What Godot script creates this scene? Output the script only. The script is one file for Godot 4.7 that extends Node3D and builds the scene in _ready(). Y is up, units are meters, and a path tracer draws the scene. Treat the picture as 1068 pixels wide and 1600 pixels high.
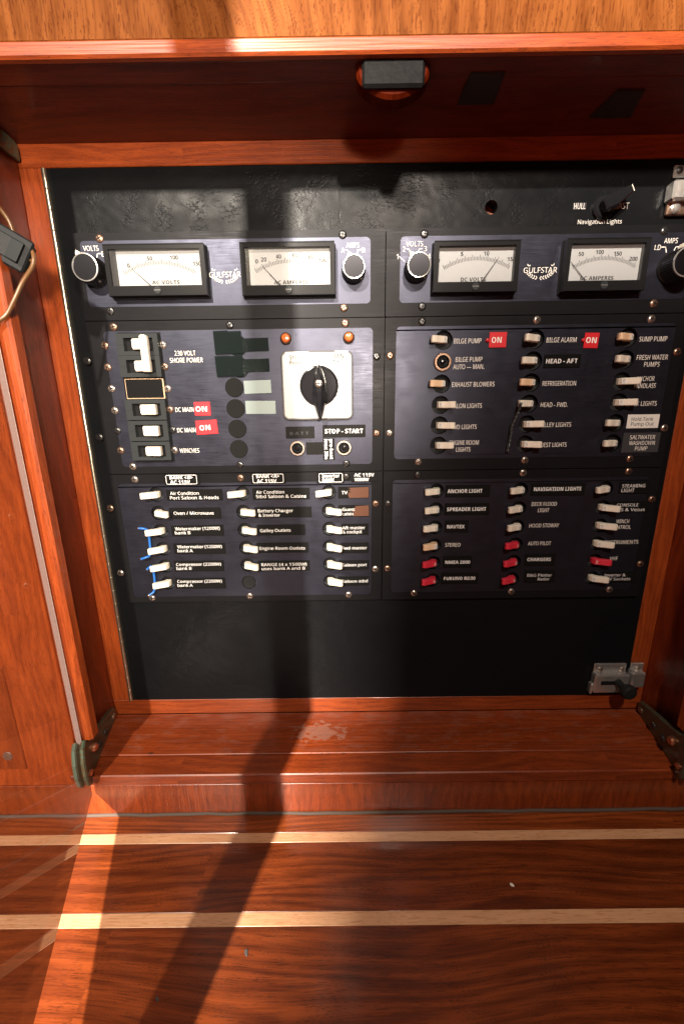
extends Node3D
# A yacht's hinged electrical panel in a varnished recess. The panel's front is the plane z = 0, metres, y up.

const EYE := Vector3(0, 0, 0.42)
const FOCAL := 622.0
const TURN := Vector3(-0.245083, 0.002717, -0.013459)
const FLOOR := -0.415
const LEDGE := -0.362
const SOFFIT := 0.2345
const FACE := 0.085
const PLATE := 0.004

var basis_cam := Basis.from_euler(TURN)
var M := {}
var rng := RandomNumberGenerator.new()
var taken := {}

# ---------------------------------------------------------------- mesh building
class Build:
	var v := PackedVector3Array()
	var n := PackedVector3Array()
	var uv := PackedVector2Array()
	var rotu := false
	var off := Vector2.ZERO
	func vert(p: Vector3, nn: Vector3, t: Vector2) -> void:
		v.append(p); n.append(nn); uv.append(t)
	# a triangle whose normals are given; the winding is turned so that it faces along them
	func tri3(a: Vector3, b: Vector3, c: Vector3, na: Vector3, nb: Vector3, nc: Vector3, ta: Vector2, tb: Vector2, tc: Vector2) -> void:
		if (b - a).cross(c - a).dot(na + nb + nc) > 0.0:
			vert(a, na, ta); vert(c, nc, tc); vert(b, nb, tb)
		else:
			vert(a, na, ta); vert(b, nb, tb); vert(c, nc, tc)
	func flat_uv(p: Vector3, nn: Vector3) -> Vector2:
		var a := nn.abs()
		var t := Vector2(p.x, p.y)
		if a.x > a.y and a.x > a.z: t = Vector2(p.z, p.y)
		elif a.y > a.z: t = Vector2(p.x, p.z)
		if rotu: t = Vector2(t.y, t.x)
		return t + off
	func tri(a: Vector3, b: Vector3, c: Vector3, hint: Vector3) -> void:
		var nn := (b - a).cross(c - a)
		if nn.length_squared() < 1e-20: return
		nn = nn.normalized()
		if nn.dot(hint) < 0.0: nn = -nn
		tri3(a, b, c, nn, nn, nn, flat_uv(a, nn), flat_uv(b, nn), flat_uv(c, nn))
	func quad(a: Vector3, b: Vector3, c: Vector3, d: Vector3, hint: Vector3) -> void:
		tri(a, b, c, hint); tri(a, c, d, hint)
	func box(lo: Vector3, hi: Vector3, bevel := 0.0) -> void:
		var ce := (lo + hi) / 2.0
		var h := (hi - lo) / 2.0
		var b: float = min(bevel, min(h.x, min(h.y, h.z)) * 0.9)
		for ax in 3:
			var a1 := (ax + 1) % 3
			var a2 := (ax + 2) % 3
			for s in [-1.0, 1.0]:
				var q: Array[Vector3] = []
				for k in [[-1, -1], [1, -1], [1, 1], [-1, 1]]:
					var p := Vector3.ZERO
					p[ax] = s * h[ax]; p[a1] = k[0] * (h[a1] - b); p[a2] = k[1] * (h[a2] - b)
					q.append(ce + p)
				var nn := Vector3.ZERO
				nn[ax] = s
				quad(q[0], q[1], q[2], q[3], nn)
		if b <= 0.0: return
		for ax in 3:                                   # edges along ax
			var a1 := (ax + 1) % 3
			var a2 := (ax + 2) % 3
			for s1 in [-1.0, 1.0]:
				for s2 in [-1.0, 1.0]:
					var q: Array[Vector3] = []
					for k in [[-1, 0], [1, 0], [1, 1], [-1, 1]]:
						var p := Vector3.ZERO
						p[ax] = k[0] * (h[ax] - b)
						p[a1] = s1 * (h[a1] - (b if k[1] == 1 else 0.0)); p[a2] = s2 * (h[a2] - (0.0 if k[1] == 1 else b))
						q.append(ce + p)
					var nn := Vector3.ZERO
					nn[a1] = s1; nn[a2] = s2
					quad(q[0], q[1], q[2], q[3], nn)
		for sx in [-1.0, 1.0]:
			for sy in [-1.0, 1.0]:
				for sz in [-1.0, 1.0]:
					var s := Vector3(sx, sy, sz)
					tri(ce + s * Vector3(h.x, h.y - b, h.z - b), ce + s * Vector3(h.x - b, h.y, h.z - b), ce + s * Vector3(h.x - b, h.y - b, h.z), s)
	# a profile of [radius, height] pairs turned round an axis through at
	func lathe(at: Vector3, prof: Array, segs := 20, axis := Vector3(0, 0, 1)) -> void:
		var ux := axis.cross(Vector3(0, 1, 0) if abs(axis.y) < 0.9 else Vector3(1, 0, 0)).normalized()
		var uy := axis.cross(ux).normalized()
		for i in prof.size() - 1:
			var r0: float = prof[i][0]
			var z0: float = prof[i][1]
			var r1: float = prof[i + 1][0]
			var z1: float = prof[i + 1][1]
			var sl := Vector2(z1 - z0, r0 - r1).normalized()      # (radial, axial) outward when going up
			for k in segs:
				var a0 := TAU * k / segs
				var a1 := TAU * (k + 1) / segs
				var d0 := ux * cos(a0) + uy * sin(a0)
				var d1 := ux * cos(a1) + uy * sin(a1)
				var p := [at + d0 * r0 + axis * z0, at + d1 * r0 + axis * z0, at + d1 * r1 + axis * z1, at + d0 * r1 + axis * z1]
				var n0 := d0 * sl.x + axis * sl.y
				var n1 := d1 * sl.x + axis * sl.y
				var t := [Vector2(float(k) / segs, z0), Vector2(float(k + 1) / segs, z0), Vector2(float(k + 1) / segs, z1), Vector2(float(k) / segs, z1)]
				if r0 > 1e-7: tri3(p[0], p[1], p[2], n0, n1, n1, t[0], t[1], t[2])
				if r1 > 1e-7: tri3(p[0], p[2], p[3], n0, n1, n0, t[0], t[2], t[3])
	func tube(path: Array, r: float, segs := 8) -> void:
		var rings := []
		var up := Vector3(0.3, 0.2, 1).normalized()
		for i in path.size():
			var a: Vector3 = path[max(i - 1, 0)]
			var b: Vector3 = path[min(i + 1, path.size() - 1)]
			var d := (b - a).normalized()
			var x := d.cross(up).normalized()
			var y := d.cross(x).normalized()
			var ring := []
			for k in segs:
				ring.append(x * cos(TAU * k / segs) + y * sin(TAU * k / segs))
			rings.append(ring)
		for i in path.size() - 1:
			for k in segs:
				var k2 := (k + 1) % segs
				var p0: Vector3 = path[i]
				var p1: Vector3 = path[i + 1]
				var a: Vector3 = rings[i][k]
				var b: Vector3 = rings[i][k2]
				var c: Vector3 = rings[i + 1][k2]
				var e: Vector3 = rings[i + 1][k]
				tri3(p0 + a * r, p0 + b * r, p1 + c * r, a, b, c, Vector2(0, i), Vector2(1, i), Vector2(1, i + 1))
				tri3(p0 + a * r, p1 + c * r, p1 + e * r, a, c, e, Vector2(0, i), Vector2(1, i + 1), Vector2(0, i + 1))
		for e in [0, path.size() - 1]:
			var d: Vector3 = path[e] - path[1 if e == 0 else e - 1]
			for k in segs:
				tri(path[e], path[e] + rings[e][k] * r, path[e] + rings[e][(k + 1) % segs] * r, d)
	# a convex-ish outline in the plane (o, ux, uy), carried along ux x uy from depth 0 to depth t, its rim chamfered
	func slab(outline: Array, o: Vector3, ux: Vector3, uy: Vector3, t: float, bevel := 0.0, both := false) -> void:
		var w := ux.cross(uy).normalized()
		var m := outline.size()
		var area := 0.0
		var mid := Vector2.ZERO
		for i in m:
			var p: Vector2 = outline[i]
			area += p.cross(outline[(i + 1) % m])
			mid += p / m
		var inset: Array[Vector2] = []
		for i in m:
			var p: Vector2 = outline[i]
			var d0: Vector2 = (p - outline[(i + m - 1) % m]).normalized()
			var d1: Vector2 = (outline[(i + 1) % m] - p).normalized()
			var n0 := Vector2(-d0.y, d0.x)
			var n1 := Vector2(-d1.y, d1.x)
			if area < 0: n0 = -n0; n1 = -n1
			var bis := (n0 + n1)
			bis = bis / maxf(0.3, 1.0 + n0.dot(n1))
			inset.append(p + bis * bevel)
		var pt := func(q: Vector2, z: float) -> Vector3: return o + ux * q.x + uy * q.y + w * z
		var poly := PackedVector2Array(inset)
		var idx := Geometry2D.triangulate_polygon(poly)
		for i in range(0, idx.size(), 3):
			tri(pt.call(poly[idx[i]], t), pt.call(poly[idx[i + 1]], t), pt.call(poly[idx[i + 2]], t), w * signf(t))
		var low := PackedVector2Array(inset if both else outline)
		var idl := Geometry2D.triangulate_polygon(low)
		for i in range(0, idl.size(), 3):
			tri(pt.call(low[idl[i]], 0), pt.call(low[idl[i + 1]], 0), pt.call(low[idl[i + 2]], 0), -w * signf(t))
		for i in m:
			var j := (i + 1) % m
			var e: Vector2 = (outline[j] - outline[i])
			var out2 := Vector2(e.y, -e.x) * (1.0 if area > 0 else -1.0)
			var hint := ux * out2.x + uy * out2.y
			var zb := bevel * signf(t) if both else 0.0
			var zt := t - bevel * signf(t)
			quad(pt.call(outline[i], zb), pt.call(outline[j], zb), pt.call(outline[j], zt), pt.call(outline[i], zt), hint)
			if bevel > 0.0:
				quad(pt.call(outline[i], zt), pt.call(outline[j], zt), pt.call(inset[j], t), pt.call(inset[i], t), hint.normalized() + w * signf(t))
				if both: quad(pt.call(outline[i], zb), pt.call(outline[j], zb), pt.call(inset[j], 0), pt.call(inset[i], 0), hint.normalized() - w * signf(t))
	# a sheet with rounded corners, round holes at columns xs and rows ys (skip: "i,j" without one), and walls down to z - deep
	func sheet(x0: float, y0: float, x1: float, y1: float, z: float, deep: float, rc: float, xs: Array, ys: Array, hr: float, skip := {}) -> void:
		var s := hr * 1.12
		var bx := [x0, x0 + rc]
		for x in xs: bx.append(x - s); bx.append(x + s)
		bx.append(x1 - rc); bx.append(x1)
		var by := [y0, y0 + rc]
		for y in ys: by.append(y - s); by.append(y + s)
		by.append(y1 - rc); by.append(y1)
		var f := Vector3(0, 0, 1)
		var nx := bx.size() - 1
		var ny := by.size() - 1
		for i in nx:
			for j in ny:
				var hole := i % 2 == 0 and j % 2 == 0 and i > 0 and j > 0 and i < nx - 1 and j < ny - 1
				if hole and not skip.has("%d,%d" % [i / 2 - 1, j / 2 - 1]):
					var c := Vector3(xs[i / 2 - 1], ys[j / 2 - 1], z)
					var n_seg := 32
					for k in n_seg:
						var d0 := Vector3(cos(TAU * k / n_seg), sin(TAU * k / n_seg), 0)
						var d1 := Vector3(cos(TAU * (k + 1) / n_seg), sin(TAU * (k + 1) / n_seg), 0)
						var o0 := d0 * s / maxf(absf(d0.x), absf(d0.y))
						var o1 := d1 * s / maxf(absf(d1.x), absf(d1.y))
						quad(c + d0 * hr, c + d1 * hr, c + o1, c + o0, f)
						var dn := Vector3(0, 0, -deep)
						quad(c + d0 * hr, c + d1 * hr, c + d1 * hr + dn, c + d0 * hr + dn, -d0)
				elif (i == 0 or i == nx - 1) and (j == 0 or j == ny - 1):
					var cx: float = bx[1] if i == 0 else bx[nx - 1]
					var cy: float = by[1] if j == 0 else by[ny - 1]
					var sx := -1.0 if i == 0 else 1.0
					var sy := -1.0 if j == 0 else 1.0
					for k in 6:
						var a0 := PI / 2 * k / 6
						var a1 := PI / 2 * (k + 1) / 6
						var p0 := Vector3(cx + sx * rc * cos(a0), cy + sy * rc * sin(a0), z)
						var p1 := Vector3(cx + sx * rc * cos(a1), cy + sy * rc * sin(a1), z)
						tri(Vector3(cx, cy, z), p0, p1, f)
						quad(p0, p1, p1 - f * deep, p0 - f * deep, Vector3(sx * cos(a0), sy * sin(a0), 0))
				else:
					quad(Vector3(bx[i], by[j], z), Vector3(bx[i + 1], by[j], z), Vector3(bx[i + 1], by[j + 1], z), Vector3(bx[i], by[j + 1], z), f)
		var dz := Vector3(0, 0, -deep)
		for e in [[Vector3(x0 + rc, y0, z), Vector3(x1 - rc, y0, z), Vector3(0, -1, 0)], [Vector3(x0 + rc, y1, z), Vector3(x1 - rc, y1, z), Vector3(0, 1, 0)], [Vector3(x0, y0 + rc, z), Vector3(x0, y1 - rc, z), Vector3(-1, 0, 0)], [Vector3(x1, y0 + rc, z), Vector3(x1, y1 - rc, z), Vector3(1, 0, 0)]]:
			quad(e[0], e[1], e[1] + dz, e[0] + dz, e[2])
	func append_mesh(m: Mesh, t: Transform3D) -> void:
		for s in m.get_surface_count():
			var a := m.surface_get_arrays(s)
			var vs: PackedVector3Array = a[Mesh.ARRAY_VERTEX]
			var ns: PackedVector3Array = a[Mesh.ARRAY_NORMAL]
			var ix: PackedInt32Array = a[Mesh.ARRAY_INDEX] if a[Mesh.ARRAY_INDEX] != null else PackedInt32Array(range(vs.size()))
			for k in ix:
				vert(t * vs[k], (t.basis * ns[k]).normalized(), Vector2.ZERO)
	func mesh() -> ArrayMesh:
		var a := []
		a.resize(Mesh.ARRAY_MAX)
		a[Mesh.ARRAY_VERTEX] = v; a[Mesh.ARRAY_NORMAL] = n; a[Mesh.ARRAY_TEX_UV] = uv
		var m := ArrayMesh.new()
		m.add_surface_from_arrays(Mesh.PRIMITIVE_TRIANGLES, a)
		return m

# ---------------------------------------------------------------- naming
func obj(called: String, b, mat: Material, parent: Node = self, label := "") -> MeshInstance3D:
	var o := MeshInstance3D.new()
	o.name = numbered(called, parent)
	o.mesh = b.mesh() if b is Build else b
	o.material_override = mat
	parent.add_child(o, true)
	if label: o.set_meta("label", label)
	return o

func numbered(called: String, parent: Node) -> String:
	var key := str(parent.get_instance_id()) + called
	var k: int = taken.get(key, 0)
	taken[key] = k + 1
	return called if k == 0 else "%s_%03d" % [called, k]

func thing(called: String, label: String, category: String, at_pos := Vector3.ZERO, group := "") -> Node3D:
	var o := Node3D.new()
	o.name = numbered(called, self)
	add_child(o, true)
	o.position = at_pos
	tag(o, label, category, group)
	return o

func tag(o: Node, label: String, category: String, group := "") -> void:
	o.set_meta("label", label); o.set_meta("category", category)
	if group: o.set_meta("group", group)

# the place on the plane z = depth that a point of the photograph shows
func at(px: float, py: float, z := 0.0) -> Vector3:
	var d := basis_cam * Vector3(px - 534.0, 800.0 - py, -FOCAL)
	return EYE + d * ((z - EYE.z) / d.z)

func on_y(px: float, py: float, y: float) -> Vector3:
	var d := basis_cam * Vector3(px - 534.0, 800.0 - py, -FOCAL)
	return EYE + d * ((y - EYE.y) / d.y)

# ---------------------------------------------------------------- materials
func flat(albedo: Color, rough := 0.5, metal := 0.0) -> StandardMaterial3D:
	var m := StandardMaterial3D.new()
	m.albedo_color = albedo.linear_to_srgb()
	m.roughness = rough
	m.metallic = metal
	return m

func noise(freq: float, octaves := 3, sd := 1, kind := FastNoiseLite.TYPE_SIMPLEX_SMOOTH) -> FastNoiseLite:
	var f := FastNoiseLite.new()
	f.seed = sd; f.frequency = freq; f.fractal_octaves = octaves; f.noise_type = kind
	return f

# wood with its grain along u; figure bends the grain into cathedrals
func wood_texture(w: int, h: int, sd: int, dark: Color, light: Color, pore: Color, figure: float, contrast: float) -> ImageTexture:
	var im := Image.create(w, h, false, Image.FORMAT_RGB8)
	var broad := noise(0.006, 3, sd)
	var bend := noise(0.003, 2, sd + 9)
	var fibre := noise(0.35, 2, sd + 3)
	var pores := noise(0.5, 1, sd + 5)
	var blotch := noise(0.012, 3, sd + 7)
	var streak := noise(1.0, 3, sd + 13)
	for y in h:
		for x in w:
			var fx := float(x)
			var fy := float(y) + bend.get_noise_2d(fx * 0.6, y * 0.7) * figure
			var ring := sin(fy * 0.22 + broad.get_noise_2d(fx * 0.25, fy) * 9.0) * 0.5 + 0.5
			var fine := fibre.get_noise_2d(fx * 0.02, fy * 1.0)
			var k := 0.5 + (ring - 0.5) * contrast + fine * 0.28 + blotch.get_noise_2d(fx * 0.5, y * 0.9) * 0.34
			var c := dark.lerp(light, clampf(k, 0.0, 1.0))
			var po := pores.get_noise_2d(fx * 0.045, fy * 1.3)
			var st := streak.get_noise_2d(fx * 0.010, fy * 0.17)
			if st > 0.16: c = c.lerp(dark * 0.6, clampf((st - 0.16) * 3.0, 0.0, 0.8) * contrast)
			var vein := absf(streak.get_noise_2d(fx * 0.006 + 500.0, fy * 0.06))
			if vein < 0.03: c = c.lerp(pore, (1.0 - vein / 0.03) * contrast * 1.1)
			if po > 0.5: c = c.lerp(pore, clampf((po - 0.5) * 2.6, 0.0, 0.75))
			im.set_pixel(x, y, (c * 1.5).linear_to_srgb())
	return ImageTexture.create_from_image(im)

func height_texture(w: int, h: int, fn: Callable) -> ImageTexture:
	var im := Image.create(w, h, false, Image.FORMAT_RGB8)
	for y in h:
		for x in w:
			var k: float = clampf(fn.call(x, y), 0.0, 1.0)
			im.set_pixel(x, y, Color(k, k, k))
	return ImageTexture.create_from_image(im)

func wood(tex: Texture2D, bump: Texture2D, scale: Vector2, tint := Color.WHITE, rough := 0.3, coat := 0.35) -> StandardMaterial3D:
	var m := StandardMaterial3D.new()
	m.albedo_texture = tex
	m.albedo_color = tint
	m.roughness = rough
	m.uv1_scale = Vector3(scale.x, scale.y, 1)
	m.clearcoat_enabled = coat > 0.0
	m.clearcoat = coat
	m.clearcoat_roughness = 0.12
	m.heightmap_enabled = true
	m.heightmap_texture = bump
	m.heightmap_scale = 0.012
	return m

func make_materials() -> void:
	var mahogany := wood_texture(1024, 512, 11, Color(0.095, 0.0135, 0.0025), Color(0.205, 0.035, 0.0062), Color(0.035, 0.005, 0.002), 18.0, 0.34)
	var teak := wood_texture(1024, 768, 23, Color(0.062, 0.0115, 0.0025), Color(0.20, 0.043, 0.009), Color(0.016, 0.004, 0.0015), 34.0, 0.46)
	var pale := wood_texture(1024, 256, 31, Color(0.35, 0.18, 0.092), Color(0.45, 0.25, 0.14), Color(0.25, 0.10, 0.035), 12.0, 0.2)
	var ply := wood_texture(1024, 512, 47, Color(0.072, 0.020, 0.0042), Color(0.14, 0.046, 0.012), Color(0.035, 0.007, 0.002), 26.0, 0.5)
	var fb := noise(0.3, 2, 77)
	var grain := height_texture(512, 256, func(x, y): return 0.5 + fb.get_noise_2d(x * 0.03, y * 1.0) * 0.6)
	M.mahogany = wood(mahogany, grain, Vector2(3.0, 6.0))
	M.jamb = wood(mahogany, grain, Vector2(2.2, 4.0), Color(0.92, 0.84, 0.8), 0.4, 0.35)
	M.rail = wood(mahogany, grain, Vector2(2.6, 9.0), Color(1.1, 1.13, 1.1), 0.42, 0.12)
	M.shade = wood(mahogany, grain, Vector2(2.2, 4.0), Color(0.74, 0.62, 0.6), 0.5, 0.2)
	M.nosing = wood(mahogany, grain, Vector2(2.2, 5.0), Color(0.98, 0.98, 0.98), 0.42, 0.25)
	M.dark_wood = wood(mahogany, grain, Vector2(4, 8), Color(0.55, 0.45, 0.42), 0.5, 0.1)
	M.dark_wood.metallic_specular = 0.1
	M.face = wood(mahogany, grain, Vector2(3.0, 6.0), Color(1.15, 1.15, 1.15))
	M.teak = wood(teak, grain, Vector2(1.5, 4.0), Color(0.88, 0.86, 0.86), 0.3, 0.4)
	M.teak_plain = wood(teak, grain, Vector2(1.3, 6.0), Color(1.05, 1.05, 1.05), 0.3, 0.4)
	M.pale = wood(pale, grain, Vector2(2.0, 8.0), Color(1, 1, 1), 0.3, 0.35)
	M.ply = wood(ply, grain, Vector2(2.5, 3.2), Color(1, 1, 1), 0.5, 0.0)
	M.ply.metallic_specular = 0.12
	# the ledge: the same wood with scuffs, dust and one worn chalky patch
	var la := mahogany.get_image()
	var dust := noise(0.03, 4, 5)
	var li := Image.create(1024, 256, false, Image.FORMAT_RGB8)
	for y in 256:
		for x in 1024:
			var c := la.get_pixel(x, (y * 2) % 512).srgb_to_linear()
			var d := dust.get_noise_2d(x * 0.7, y * 0.9)
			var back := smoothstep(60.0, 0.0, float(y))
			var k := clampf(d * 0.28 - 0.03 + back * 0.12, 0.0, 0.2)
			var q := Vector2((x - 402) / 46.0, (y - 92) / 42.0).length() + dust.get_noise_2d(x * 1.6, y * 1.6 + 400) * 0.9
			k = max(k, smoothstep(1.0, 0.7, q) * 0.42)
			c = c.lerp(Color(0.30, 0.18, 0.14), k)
			for s in [[196, 226, 15], [352, 224, 9], [860, 196, 14], [112, 176, 8]]:
				var e := Vector2((x - s[0]) / float(s[2]), (y - s[1]) / (s[2] * 0.8)).length() + dust.get_noise_2d(x * 2.0, y * 2.0) * 0.6
				c = c.lerp(Color(0.03, 0.012, 0.008), smoothstep(1.0, 0.4, e) * 0.7)
			li.set_pixel(x, y, c.linear_to_srgb())
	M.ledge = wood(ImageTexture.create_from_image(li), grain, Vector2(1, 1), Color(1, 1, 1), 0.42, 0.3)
	# black vinyl with creases
	var cells := noise(0.05, 3, 3, FastNoiseLite.TYPE_CELLULAR)
	cells.cellular_return_type = FastNoiseLite.RETURN_DISTANCE2_SUB
	cells.domain_warp_enabled = true; cells.domain_warp_amplitude = 40.0; cells.domain_warp_frequency = 0.012
	var pebble := noise(0.3, 2, 8)
	var broad := noise(0.008, 2, 12)
	var fold := noise(0.012, 2, 15)
	var creases := height_texture(1024, 512, func(x, y):
		var c: float = clampf((cells.get_noise_2d(x * 0.8, y * 1.5) + 1.0) * 3.2, 0.0, 1.0)
		var where: float = clampf(broad.get_noise_2d(x, y) * 2.2 + 0.42, 0.12, 1.0)
		return 0.6 - pow(1.0 - c, 2.0) * 0.3 * where + pebble.get_noise_2d(x, y) * 0.05 + fold.get_noise_2d(x, y * 1.4) * 0.25)
	M.vinyl = flat(Color(0.006, 0.0065, 0.0075), 0.32)
	M.vinyl.metallic_specular = 0.22
	M.vinyl.heightmap_enabled = true
	M.vinyl.heightmap_texture = creases
	M.vinyl.heightmap_scale = 0.07
	M.vinyl.uv1_scale = Vector3(3.1, 6.2, 1)
	var film := noise(0.009, 4, 63)
	M.vinyl.roughness = 1.0
	M.vinyl.roughness_texture = height_texture(512, 256, func(x, y): return 0.36 + film.get_noise_2d(x, y * 1.6) * 0.13)
	# brushed metal
	var br := noise(0.7, 2, 91)
	var smudge := noise(0.012, 4, 92)
	var brushed := height_texture(1024, 512, func(x, y): return 0.39 + br.get_noise_2d(x * 0.012, y * 1.0) * 0.10 + smudge.get_noise_2d(x, y) * 0.06)
	var tone := noise(0.02, 4, 95)
	var fi := Image.create(1024, 512, false, Image.FORMAT_RGB8)
	for y in 512:
		for x in 1024:
			var k := 1.0 + br.get_noise_2d(x * 0.012, y * 1.0) * 0.07 + smudge.get_noise_2d(x * 1.3, y * 1.3) * 0.09
			var sp := tone.get_noise_2d(x * 2.4 + 300, y * 2.4)
			if sp > 0.6: k *= 0.6
			fi.set_pixel(x, y, (Color(0.041, 0.0435, 0.063) * k).linear_to_srgb())
	M.field = flat(Color(1, 1, 1), 1.0, 0.8)
	M.field.albedo_texture = ImageTexture.create_from_image(fi)
	M.field.albedo_color = Color(1, 1, 1)
	M.field.roughness_texture = brushed
	M.field.uv1_scale = Vector3(3.4, 6.8, 1)
	M.plate = flat(Color(0.012, 0.012, 0.0135), 1.0, 0.3)
	M.plate.metallic_specular = 0.2
	M.plate.roughness_texture = brushed
	M.plate.uv1_scale = Vector3(2.3, 4.6, 1)
	M.black = flat(Color(0.012, 0.012, 0.013), 0.32)
	M.black.metallic_specular = 0.2
	M.black_matt = flat(Color(0.016, 0.016, 0.017), 0.6)
	M.black_matt.metallic_specular = 0.2
	M.well = flat(Color(0.01, 0.01, 0.011), 0.6)
	M.well.metallic_specular = 0.2
	M.breaker = flat(Color(0.028, 0.032, 0.034), 0.45)
	M.breaker.metallic_specular = 0.2
	M.grey_collar = flat(Color(0.10, 0.10, 0.10), 0.5)
	M.tape = flat(Color(0.008, 0.008, 0.008), 0.38)
	M.tape.metallic_specular = 0.2
	M.tape_grey = flat(Color(0.045, 0.045, 0.05), 0.45)
	M.tape_grey.metallic_specular = 0.2
	M.ivory = flat(Color(0.74, 0.68, 0.58), 0.45)
	M.ivory_old = flat(Color(0.72, 0.50, 0.32), 0.48)
	M.white_tag = flat(Color(0.74, 0.73, 0.69), 0.5)
	M.red_toggle = flat(Color(0.60, 0.025, 0.05), 0.42)
	M.red_tag = flat(Color(0.62, 0.02, 0.03), 0.4)
	M.print = flat(Color(0.86, 0.83, 0.78), 0.6)
	M.emboss = flat(Color(0.80, 0.80, 0.80), 0.5)
	M.worn_print = flat(Color(0.62, 0.59, 0.56), 0.6)
	M.ink = flat(Color(0.012, 0.012, 0.014), 0.8)
	M.ink.metallic_specular = 0.1
	M.tag_ink = flat(Color(0.25, 0.24, 0.22), 0.7)
	M.dial = flat(Color(0.37, 0.385, 0.395), 0.55)
	M.scale_ink = flat(Color(0.015, 0.014, 0.013), 0.9)
	M.scale_ink.metallic_specular = 0.05
	M.zinc = flat(Color(0.48, 0.42, 0.37), 0.3, 0.9)
	M.bronze_screw = flat(Color(0.34, 0.22, 0.16), 0.34, 0.9)
	M.dark_screw = flat(Color(0.10, 0.10, 0.10), 0.3, 0.9)
	M.chrome = flat(Color(0.66, 0.65, 0.63), 0.24, 0.82)
	M.nickel = flat(Color(0.55, 0.50, 0.40), 0.3, 0.95)
	M.steel_plate = flat(Color(0.36, 0.36, 0.37), 0.36, 0.3)
	M.knob_cap = flat(Color(0.022, 0.022, 0.025), 0.28, 0.9)
	M.knob_cap.anisotropy_enabled = true
	M.knob_cap.anisotropy = 0.6
	M.knob_side = flat(Color(0.045, 0.043, 0.043), 0.36, 0.8)
	M.gloss_black = flat(Color(0.010, 0.010, 0.012), 0.12)
	M.gloss_black.metallic_specular = 0.35
	M.felt = flat(Color(0.012, 0.012, 0.012), 0.85)
	M.felt.metallic_specular = 0.2
	M.lens = flat(Color(0.62, 0.13, 0.035), 0.2)
	M.glass = flat(Color(1, 1, 1), 0.04)
	M.glass.transparency = BaseMaterial3D.TRANSPARENCY_ALPHA
	M.glass.albedo_color.a = 0.04
	M.film = flat(Color(0.010, 0.016, 0.016), 0.10)
	M.film.metallic_specular = 0.4
	M.film.transparency = BaseMaterial3D.TRANSPARENCY_ALPHA
	M.film.albedo_color.a = 0.72
	M.foil = flat(Color(0.34, 0.42, 0.42), 0.25, 0.45)
	M.peel = flat(Color(0.16, 0.035, 0.008), 0.5)
	M.worn = flat(Color(0.085, 0.026, 0.008), 0.55)
	M.blue = flat(Color(0.02, 0.13, 0.45), 0.35)
	M.copper = flat(Color(0.65, 0.28, 0.16), 0.35, 0.9)
	M.dark_wire = flat(Color(0.03, 0.033, 0.032), 0.3)
	M.acrylic = flat(Color(0.14, 0.045, 0.018), 0.03)
	M.acrylic.transparency = BaseMaterial3D.TRANSPARENCY_ALPHA
	M.acrylic.albedo_color.a = 0.80
	M.acrylic.metallic_specular = 0.2
	M.acrylic_edge = flat(Color(0.36, 0.28, 0.26), 0.3)
	var pat := noise(0.04, 4, 61)
	var bi := Image.create(256, 256, false, Image.FORMAT_RGB8)
	for y in 256:
		for x in 256:
			var k := clampf(pat.get_noise_2d(x, y) * 1.6 + 0.45, 0.0, 1.0)
			bi.set_pixel(x, y, Color(0.16, 0.095, 0.045).lerp(Color(0.10, 0.17, 0.125), k).linear_to_srgb())
	M.bronze = flat(Color(1, 1, 1), 0.42, 0.6)
	M.bronze.albedo_color = Color(1, 1, 1)
	M.bronze.albedo_texture = ImageTexture.create_from_image(bi)
	M.bronze.uv1_scale = Vector3(22, 22, 1)
	M.verdigris = flat(Color(0.14, 0.22, 0.165), 0.5, 0.4)
	M.leather = flat(Color(0.007, 0.007, 0.0075), 0.55)
	M.leather.metallic_specular = 0.2
	M.leather.heightmap_enabled = true
	M.leather.heightmap_texture = creases
	M.leather.heightmap_scale = 0.05
	M.leather.uv1_scale = Vector3(11, 22, 1)
	M.lint = flat(Color(0.075, 0.065, 0.06), 0.9)
	M.pad = flat(Color(0.014, 0.007, 0.005), 0.7)
	M.cord = flat(Color(0.13, 0.062, 0.022), 0.3)
	M.switch_body = flat(Color(0.010, 0.012, 0.014), 0.45)
	M.switch_body.metallic_specular = 0.25
	M.caulk = flat(Color(0.085, 0.06, 0.048), 0.8)

# ---------------------------------------------------------------- lettering
var fonts := {}
var cap_of := {}
func font(kind: String) -> SystemFont:
	if not fonts.has(kind):
		var f := SystemFont.new()
		f.font_names = PackedStringArray(["Droid Sans Mono" if kind == "mono" else "Droid Sans"])
		f.font_weight = 700 if kind == "bold" else 400
		fonts[kind] = f
	return fonts[kind]

func text_mesh(s: String, kind: String) -> TextMesh:
	var t := TextMesh.new()
	t.font = font(kind)
	t.font_size = 32
	t.pixel_size = 0.01
	t.depth = 0.0
	t.curve_step = 2.0
	t.text = s
	return t

# one line of lettering, from x0 to x1 (metres), its capitals centred on y
func line(b: Build, s: String, x0: float, x1: float, y: float, cap: float, z: float, kind := "sans", turn := 0.0) -> void:
	if not cap_of.has(kind):
		var bx := text_mesh("H", kind).get_aabb()
		cap_of[kind] = [bx.position.y, bx.size.y]
	var t := text_mesh(s, kind)
	var bb := t.get_aabb()
	var sx := (x1 - x0) / bb.size.x
	var sy: float = cap / cap_of[kind][1]
	var base: float = cap_of[kind][0] + cap_of[kind][1] / 2.0
	var xf := Transform3D(Basis.from_scale(Vector3(sx, sy, 1)), Vector3(0, 0, 0))
	xf = xf * Transform3D(Basis(), Vector3(-bb.get_center().x, -base, -bb.get_center().z))
	var place := Transform3D(Basis(Vector3(0, 0, 1), turn), Vector3((x0 + x1) / 2.0, y, z))
	b.append_mesh(t, place * xf)

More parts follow.
